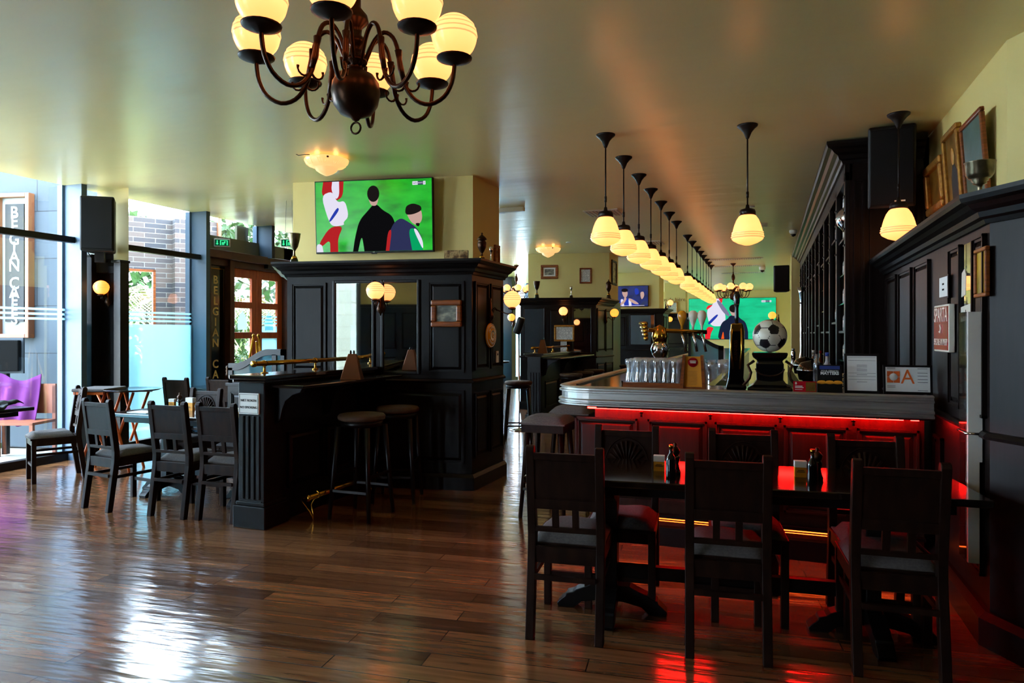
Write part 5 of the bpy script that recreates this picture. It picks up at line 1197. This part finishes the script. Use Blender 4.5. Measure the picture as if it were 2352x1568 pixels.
for k, (px, X) in enumerate(((1822, .5), (1827, .6))):
    p = onX(px, 790, X); o = MB().lathe([(.04, 0), (.045, .02), (.042, .14), (.02, .18), (.03, .19), (.028, .21), (0, .22)], n=18).build('cocktail_shaker', 'chrome', at_=(X, p.y, ZC)); tag(o, ['chrome cocktail shaker at the far end of the back counter, front one', 'chrome cocktail shaker at the far end of the back counter, rear one'][k], 'shaker')
for k, py_ in enumerate((9.6, 8.3)):
    t = thing('round_lid_bin', ['black round lidded ice bin on the back counter, farther one', 'black round lidded ice bin on the back counter, nearer one'][k], 'bin', (.46, py_, ZC))
    MB().lathe([(.13, 0), (.15, .1), (.15, .12), (.11, .19), (0, .22)], n=28).build('bin_body', 'blackg', t); MB().lathe([(.151, .1), (.154, .108), (.151, .116)], n=28).build('rim', 'chrome', t)
# shelves stocked
rnd = random.Random(11)
bot_m = [amber, frostm, mat('green_bottle', (24, 70, 40), .12, coat=.5), mat('clear_bottle', (150, 160, 165), .1, spec=.8), mat('brown_bottle', (60, 30, 14), .12)]
protos = {}
for i in range(nb_):
    y = CY0+.1+i*st
    for k, z in enumerate(shz):
        zz = z+(.1 if i % 3 == 1 else 0)+(.022 if k in (1, 4) else .01)
        if not (i % 3 == 0 or k in (1, 4)): continue
        if k >= 3 and i > 4: continue
        for jn in range(4 if i < 6 else 3):
            X = CB0+.04; yy = y+.08+jn*.17
            kk = rnd.randrange(5)
            if kk not in protos:
                protos[kk] = bottle((X, yy, zz), ['amber', 'frosted', 'green', 'clear', 'brown'][kk]+' bottle standing on the back bar shelves', .24, .034, bot_m[kk], 'brass', 'paper', 'bottles on the back bar shelves', 'shelf_bottle')
            else: copy_tree(protos[kk], (X, yy, zz))
# silver globe + certificates in the first bay
p = onX(1931, 555, .76); t = thing('silver_globe_lamp', 'silver globe vessel on the first shelf bay', 'vessel', (.78, CY0+.5, 2.422)); MB().lathe([(.06, 0), (.05, .02), (.03, .04), (.07, .07), (.13, .14), (.15, .2), (.13, .26), (.1, .3)], n=24).build('globe_body', 'chrome', t)
o = MB().box(-.005, .005, -.09, .09, 0, .25).build('shelf_picture', 'gold', at_=(.72, CY0+.35, 2.722)); tag(o, 'small framed card on the top shelf by the cornice', 'picture')

# ================= trophies and pictures =================
def trophy(loc, kind, label, s=1.0, m='pewter'):
    t = thing('trophy_cup', label, 'trophy', loc); t.scale = (s, s, s)
    MB().lathe([(.055, 0), (.055, .02), (.045, .03), (.042, .07), (.035, .08)], n=24).build('plinth', 'blackg', t)
    if kind == 0: P_ = [(.035, .08), (.03, .09), (.015, .12), (.01, .17), (.02, .19), (.04, .22), (.06, .3), (.068, .36), (.07, .37), (.064, .37), (.05, .28), (0, .2)]
    elif kind == 1: P_ = [(.035, .08), (.02, .1), (.01, .14), (.03, .17), (.055, .22), (.06, .28), (.045, .31), (.065, .32), (.062, .335), (.04, .36), (.015, .38), (.008, .39), (.015, .4), (0, .42)]
    elif kind == 2: P_ = [(.035, .08), (.018, .1), (.009, .16), (.009, .22), (.03, .25), (.036, .32), (.034, .32), (.02, .26), (0, .24)]
    else: P_ = [(.06, .08), (.045, .09), (.02, .11), (.014, .22), (.02, .24), (.045, .25), (.04, .262), (.055, .27), (.05, .282), (.07, .29), (.09, .32), (.095, .4), (.1, .405), (.088, .4), (.08, .32), (0, .3)]
    MB().lathe(P_, n=28).build('cup_body', m, t)
    if kind in (0, 1):
        MB().lathe([(.038, .08), (.03, .1), (.022, .115)], n=20).build('gold_band', 'brass', t)
    return t
q = onL(676, 600, (-4.4, 5.95), (-2.8, 6.25)); trophy((q.x, q.y, 2.2), 0, 'silver goblet trophy on the left end of the large pillar ledge', .93, 'pewter')
q = onL(1107, 604, (-2.8, 6.55), (-2.8, 7)); q = onD(1107, 600, 6.95); trophy((q.x, q.y, 2.2), 1, 'dark lidded trophy on the right end of the large pillar ledge', .78, 'bronze')
q = onD(1128, 604, 7.1); trophy((q.x, q.y, 2.2), 2, 'small bright silver trophy beside the lidded one', .62, 'chrome')
q = onD(1233, 679, 13.7); trophy((q.x, q.y, 2.2), 0, 'bronze footed cup on the left of the second pillar ledge', .95, 'bronze')
q = onD(1312, 679, 13.6); trophy((q.x, q.y, 2.2), 2, 'slim silver cup on the middle of the second pillar ledge', .75, 'chrome')
q = onD(1398, 684, 13.8); trophy((q.x, q.y, 2.2), 1, 'dark urn on the right corner of the second pillar ledge', .95, 'bronze')
trophy((1.15, 4.64, 2.158), 3, 'large silver bowl trophy on the right hand ledge', .8, 'pewter').rotation_euler = (0, 0, .3)
def picture(mw, w_, h, label, fm, art, fw=.03, mount=0, d=.03, name='framed_picture'):
    t = thing(name, label, 'picture', mw=mw)       # origin = centre of the back
    f = MB()
    for (a, b, c, e) in ((-w_/2, w_/2, h/2-fw, h/2), (-w_/2, w_/2, -h/2, -h/2+fw), (-w_/2, -w_/2+fw, -h/2+fw, h/2-fw), (w_/2-fw, w_/2, -h/2+fw, h/2-fw)): f.box(a, b, -d, 0, c, e)
    f.build('picture_frame', fm, t, bev=fw*.25)
    if mount: MB().box(-w_/2+fw, w_/2-fw, -d*.4, -.002, -h/2+fw, h/2-fw).build('mount', 'paper', t)
    k = fw+mount; MB().box(-w_/2+k, w_/2-k, -d*.4-.002, -.003, -h/2+k, h/2-k).build('artwork', art, t)
    return t
def onwall(Mw, x, z): return Mw @ Matrix.Translation((x, 0, z))
F1 = wallM(A1, B1); F1i = F1.inverted(); F2 = wallM(A2, B2); F2i = F2.inverted()
def facepic(Mw, p, q, px0, py0, px1, py1, *a, off=.02, **k):
    u, v = onL(px0, py1, p, q), onL(px1, py0, p, q); i = Mw.inverted(); u, v = i @ u, i @ v
    return picture(Mw @ Matrix.Translation(((u.x+v.x)/2, -off, (u.z+v.z)/2)), v.x-u.x, v.z-u.z, *a, **k)
facepic(F1, A1, B1, 993, 689, 1063, 751, 'walnut framed old tree photograph on the large pillar', 'frame', 'art_photo', fw=.052, d=.045)
facepic(F2, A2, B2, 1273, 746, 1320, 784, 'gilt framed cartoon drawing on the second pillar', 'gold', 'cartoon', fw=.04)
t = facepic(F2, A2, B2, 1288, 777, 1302, 805, 'narrow white printed notice under the framed cartoon', 'paper', 'cartoon', fw=.004, d=.012, off=.03)
U2 = wallM((-4.92, 14.18), (-3.2, 14.56))
facepic(U2, (-4.92, 14.18), (-3.2, 14.56), 1242, 608, 1282, 641, 'dark framed faded photograph of a house high on the second pillar', 'frame', 'art_photo', fw=.06, mount=.03, off=.0)
facepic(U2, (-4.92, 14.18), (-3.2, 14.56), 1331, 615, 1359, 651, 'upright dark framed sketch of a lady on the second pillar', 'frame', 'cartoon', fw=.035, off=.0)
sd2 = wallM((-3.2, 14.56), (-3.2, 15.5)); picture(sd2 @ Matrix.Translation((.45, 0, 2.85)), .5, .55, 'dark framed picture on the side face of the second pillar', 'black', 'art_paint', .05)
sd1 = wallM((-3.06, 6.944), (-3.03, 7.66)); picture(sd1 @ Matrix.Translation((.62, 0, 2.38)), .14, .34, 'brown frame edge on the side face of the large pillar top', 'frame', 'art_paint', .03)
W4 = wallM((a4.x, Y4+.05), (b4.x, Y4+.05)); q = W4.inverted() @ onL(1545, 705, (a4.x, Y4+.05), (b4.x, Y4+.05)); picture(W4 @ Matrix.Translation((q.x, -.06, 2.4)), .36, .42, 'gilt framed little bird print on the far slim pillar ledge', 'gold', 'cartoon', .04)
# canvas box on the first ledge
q = onL(1047, 598, (-4.5, 6.2), (-2.9, 6.5))
t = thing('canvas_picture', 'small unframed canvas of a dark old master scene on the pillar ledge', 'picture', (q.x, q.y, 2.2), .22); MB().box(-.125, .125, 0, .05, 0, .165).build('canvas_box', 'black', t); MB().box(-.125, .125, -.002, 0, 0, .165).build('canvas_face', 'art_paint', t)
# upper right wall pictures, tilted forward
UR = wallM((1.345, 8), (1.345, 4.87))
def rightpic(y0, y1, z0, z1, label, fm, art, fw, **k):
    return picture(UR @ Matrix.Translation((8-(y0+y1)/2, -.02, z0)) @ Matrix.Rotation(math.radians(4), 4, 'X') @ Matrix.Translation((0, 0, (z1-z0)/2)), abs(y1-y0), z1-z0, label, fm, art, fw, **k)
p_ = [onX(x, y, 1.3) for x, y in ((2140, 490), (2178, 365), (2181, 488), (2216, 278), (2220, 470), (2270, 250))]
rightpic(p_[0].y, p_[1].y, 2.48, 2.88, 'carved gilt framed small picture, leftmost of three on the upper right wall', 'gold', 'art_portrait', .06, d=.07)
rp2 = rightpic(p_[2].y, p_[3].y, 2.36, 2.99, 'gilt framed portrait of a bearded man, middle of three on the upper right wall', 'gold', 'art_portrait', .04, d=.045)
MB().lathe([(.045, 0), (.045, .002), (0, .002)], n=16, M4=Matrix.Translation((0, -.022, .12)) @ Matrix.Rotation(PI/2, 4, 'X') @ Matrix.Scale(1.4, 4, (0, 1, 0))).build('painted_face', mat('paint_flesh', (190, 140, 70), .5), rp2)
MB().xz([(-.09, -.28), (.1, -.28), (.1, -.02), (.03, .06), (-.03, .06), (-.08, -.02)], -.021, -.019).build('painted_coat', mat('paint_black', (24, 22, 24), .5), rp2)
rp3 = rightpic(p_[4].y, p_[5].y, 2.29, 2.93, 'dark framed misty landscape print, rightmost of three on the upper right wall', 'frame', 'art_green', .03)
# lower right wall
def yrw(y): return 6.95-y
t = thing('red_sign', 'red and white enamel sign reading SPARTA SPECIALE ANTWERP', 'sign', mw=RW @ Matrix.Translation((0, 0, 0)))
a, b = onX(2150, 806, .96), onX(2184, 697, .96); xm = yrw((a.y+b.y)/2); w_ = abs(a.y-b.y); zc = (a.z+b.z)/2; h = b.z-a.z
t.matrix_world = RW @ Matrix.Translation((xm, -.02, zc))
MB().box(-w_/2, w_/2, -.03, 0, -h/2, h/2).build('white_board', 'enamel', t, bev=.004); MB().box(-w_/2+.012, w_/2-.012, -.033, -.03, -h/2+.012, h/2-.012).build('red_face', 'red', t)
text('letters', 'SPARTA', .12, 'enamel', t, (0, -.034, h*.27), sx=.42*w_/.2); text('letters', 'SPECIALE ANTWERP', .055, 'enamel', t, (0, -.034, -h*.3), sx=.36*w_/.2)
MB().tube([(.0, -.035, -.0+.02), (.02, -.035, 0), (.005, -.035, -.025), (-.015, -.035, -.02)], .006).build('emblem', 'enamel', t)
t = thing('wall_mirror', 'narrow tall mirror with pale lettering between the panels of the right wall', 'mirror', mw=RW @ Matrix.Translation((yrw((onX(2202, 600, 1).y+onX(2234, 600, 1).y)/2), -.004, 1.55)))
wm = abs(onX(2202, 600, 1).y-onX(2234, 600, 1).y); MB().box(-wm/2, wm/2, -.004, 0, -.46, .42).build('mirror_glass', 'mirror', t)
MB().xz([(-wm/2, .0), (wm/2, .02), (wm/2, .1), (-wm/2, .08)], -.006, -.004).build('name_band', 'enamel', t); text('letters', 'Hoegaarden', .05, 'ink', t, (0, -.007, .05), sx=.75); MB().xz([(-.04, .14), (.04, .15), (.045, .26), (.02, .29), (-.03, .27)], -.006, -.004).build('crest_mark', 'enamel', t)
a, b = onX(2243, 683, .97), onX(2265, 562, .97); picture(RW @ Matrix.Translation((yrw((a.y+b.y)/2)-.05, -.005, (a.z+b.z)/2)), abs(a.y-b.y)+.04, b.z-a.z, 'yellow beer poster in a gilt frame near the corner of the right wall', 'frame', 'art_poster', .02, d=.022)
a, b = onX(2169, 683, .99), onX(2188, 633, .99); t = thing('paper_notice', 'white paper notice in black holder above the red sign', 'notice', mw=RW @ Matrix.Translation((yrw((a.y+b.y)/2), -.03, (a.z+b.z)/2)))
w_ = abs(a.y-b.y); h = b.z-a.z; MB().box(-w_/2-.01, w_/2+.01, -.004, 0, -h/2-.01, h/2+.01).build('holder', 'black', t); MB().box(-w_/2, w_/2, -.006, -.004, -h/2, h/2).build('sheet', 'paper', t); text('letters', 'RETRO\n\nSCIENCE', .016, 'ink', t, (0, -.0065, 0), sx=.7)
# tall clear display case
t = thing('display_case', 'tall narrow clear acrylic case with white edge on the right wall corner', 'case', mw=RW @ Matrix.Translation((2.93, -.0, .36)))
hc = 1.24
MB().box(-.075, -.07, -.07, -.0, 0, hc).box(-.075, .05, -.075, -.07, 0, hc).build('acrylic_box', glass('acrylic', (.8, .84, .86), .22, .05), t)
MB().box(.045, .07, -.07, -.01, 0, hc).build('white_edge', 'white', t)
MB().box(-.07, .05, -.012, .0, 0, hc).build('back_board', mat('grey_scale_board', (120, 126, 130), .4), t)
f = MB()
for k in range(24): f.box(-.05, -.02 if k % 4 else .01, -.014, -.012, .05+k*.05, .053+k*.05)
f.build('scale_marks', 'ink', t)
MB().tube([(-.07, -.08, .64), (.08, -.08, .64), (.085, -.02, .64)], .007).build('chrome_clip', 'chrome', t)
# round yellow enamel sign + switch on the first pillar
S1 = wallM(B1, C1)
q = S1.inverted() @ onL(1122, 770, B1, C1)
t = thing('round_sign', 'round domed yellow enamel beer sign on the large pillar', 'sign', mw=S1 @ Matrix.Translation((q.x, -.02, q.z)))
MB().lathe([(.125, 0), (.125, .006), (.115, .014), (.06, .026), (0, .03)], n=40, M4=Matrix.Rotation(PI/2, 4, 'X')).build('enamel_disc', 'yellow', t)
MB().lathe([(.118, .0135), (.118, .0155), (.112, .0175), (.112, .0155)], n=40, M4=Matrix.Rotation(PI/2, 4, 'X')).lathe([(.055, .0275), (.055, .029), (.05, .03), (.05, .028)], n=40, M4=Matrix.Rotation(PI/2, 4, 'X')).build('white_ring', 'enamel', t)
for k, ch in enumerate('DE KONINCK'):
    if ch == ' ': continue
    a = math.radians(150-k*13.3); text('letter', ch, .04, 'enamel', t, (.083*math.cos(a), -.026, .083*math.sin(a)), rot=(PI/2, 0, 0)).rotation_euler = (Matrix.Rotation(-(a-PI/2), 4, 'Y') @ Matrix.Rotation(PI/2, 4, 'X')).to_euler()
for k, ch in enumerate('ANTWERPEN'):
    a = math.radians(212+k*14.5); text('letter', ch, .034, 'enamel', t, (.083*math.cos(a), -.026, .083*math.sin(a))).rotation_euler = (Matrix.Rotation(-(a+PI/2), 4, 'Y') @ Matrix.Rotation(PI/2, 4, 'X')).to_euler()
text('letter', 'C', .06, 'enamel', t, (0, -.033, 0))
q = S1.inverted() @ onL(1138, 819, B1, C1)
t = thing('light_switch', 'cream switch plate on the side of the large pillar', 'switch', mw=S1 @ Matrix.Translation((q.x, -.015, q.z))); MB().box(-.03, .03, -.01, 0, -.06, .06).build('plate', 'white', t, bev=.003); MB().box(-.01, .01, -.013, -.01, .015, .035).build('rocker', 'ink', t)
# spotlight on a chrome stand between the pillars
q = onD(1192, 750, 10.6); t = thing('spotlight_stand', 'black spotlight on a chrome pole between the two pillars', 'spotlight', (q.x, q.y, 0))
MB().lathe([(.16, 0), (.15, .02), (.02, .03), (.014, .06), (.014, 1.5)], n=18).build('pole', 'chrome', t)
MB().lathe([(.05, -.13), (.06, -.12), (.06, .1), (.05, .13)], n=20, M4=Matrix.Translation((0, 0, 1.62)) @ Matrix.Rotation(.35, 4, 'Y')).build('lamp_head', 'black', t); MB().lathe([(.052, .13), (.052, .136), (0, .136)], n=20, M4=Matrix.Translation((0, 0, 1.62)) @ Matrix.Rotation(.35, 4, 'Y')).build('lens', 'white', t)
q = onD(1253, 800, 11.6); t = thing('menu_stand', 'brown tapered menu stand at the end of the far half wall', 'menu stand', (-3.58, q.y, 1.175), .2)
f = MB(); f.add([(-.08, -.06, 0), (.08, -.06, 0), (.08, .06, 0), (-.08, .06, 0), (-.035, -.012, .22), (.035, -.012, .22), (.035, .012, .22), (-.035, .012, .22)], [(0, 1, 5, 4), (1, 2, 6, 5), (2, 3, 7, 6), (3, 0, 4, 7), (4, 5, 6, 7), (0, 3, 2, 1)]).build('stand_body', 'tin', t)
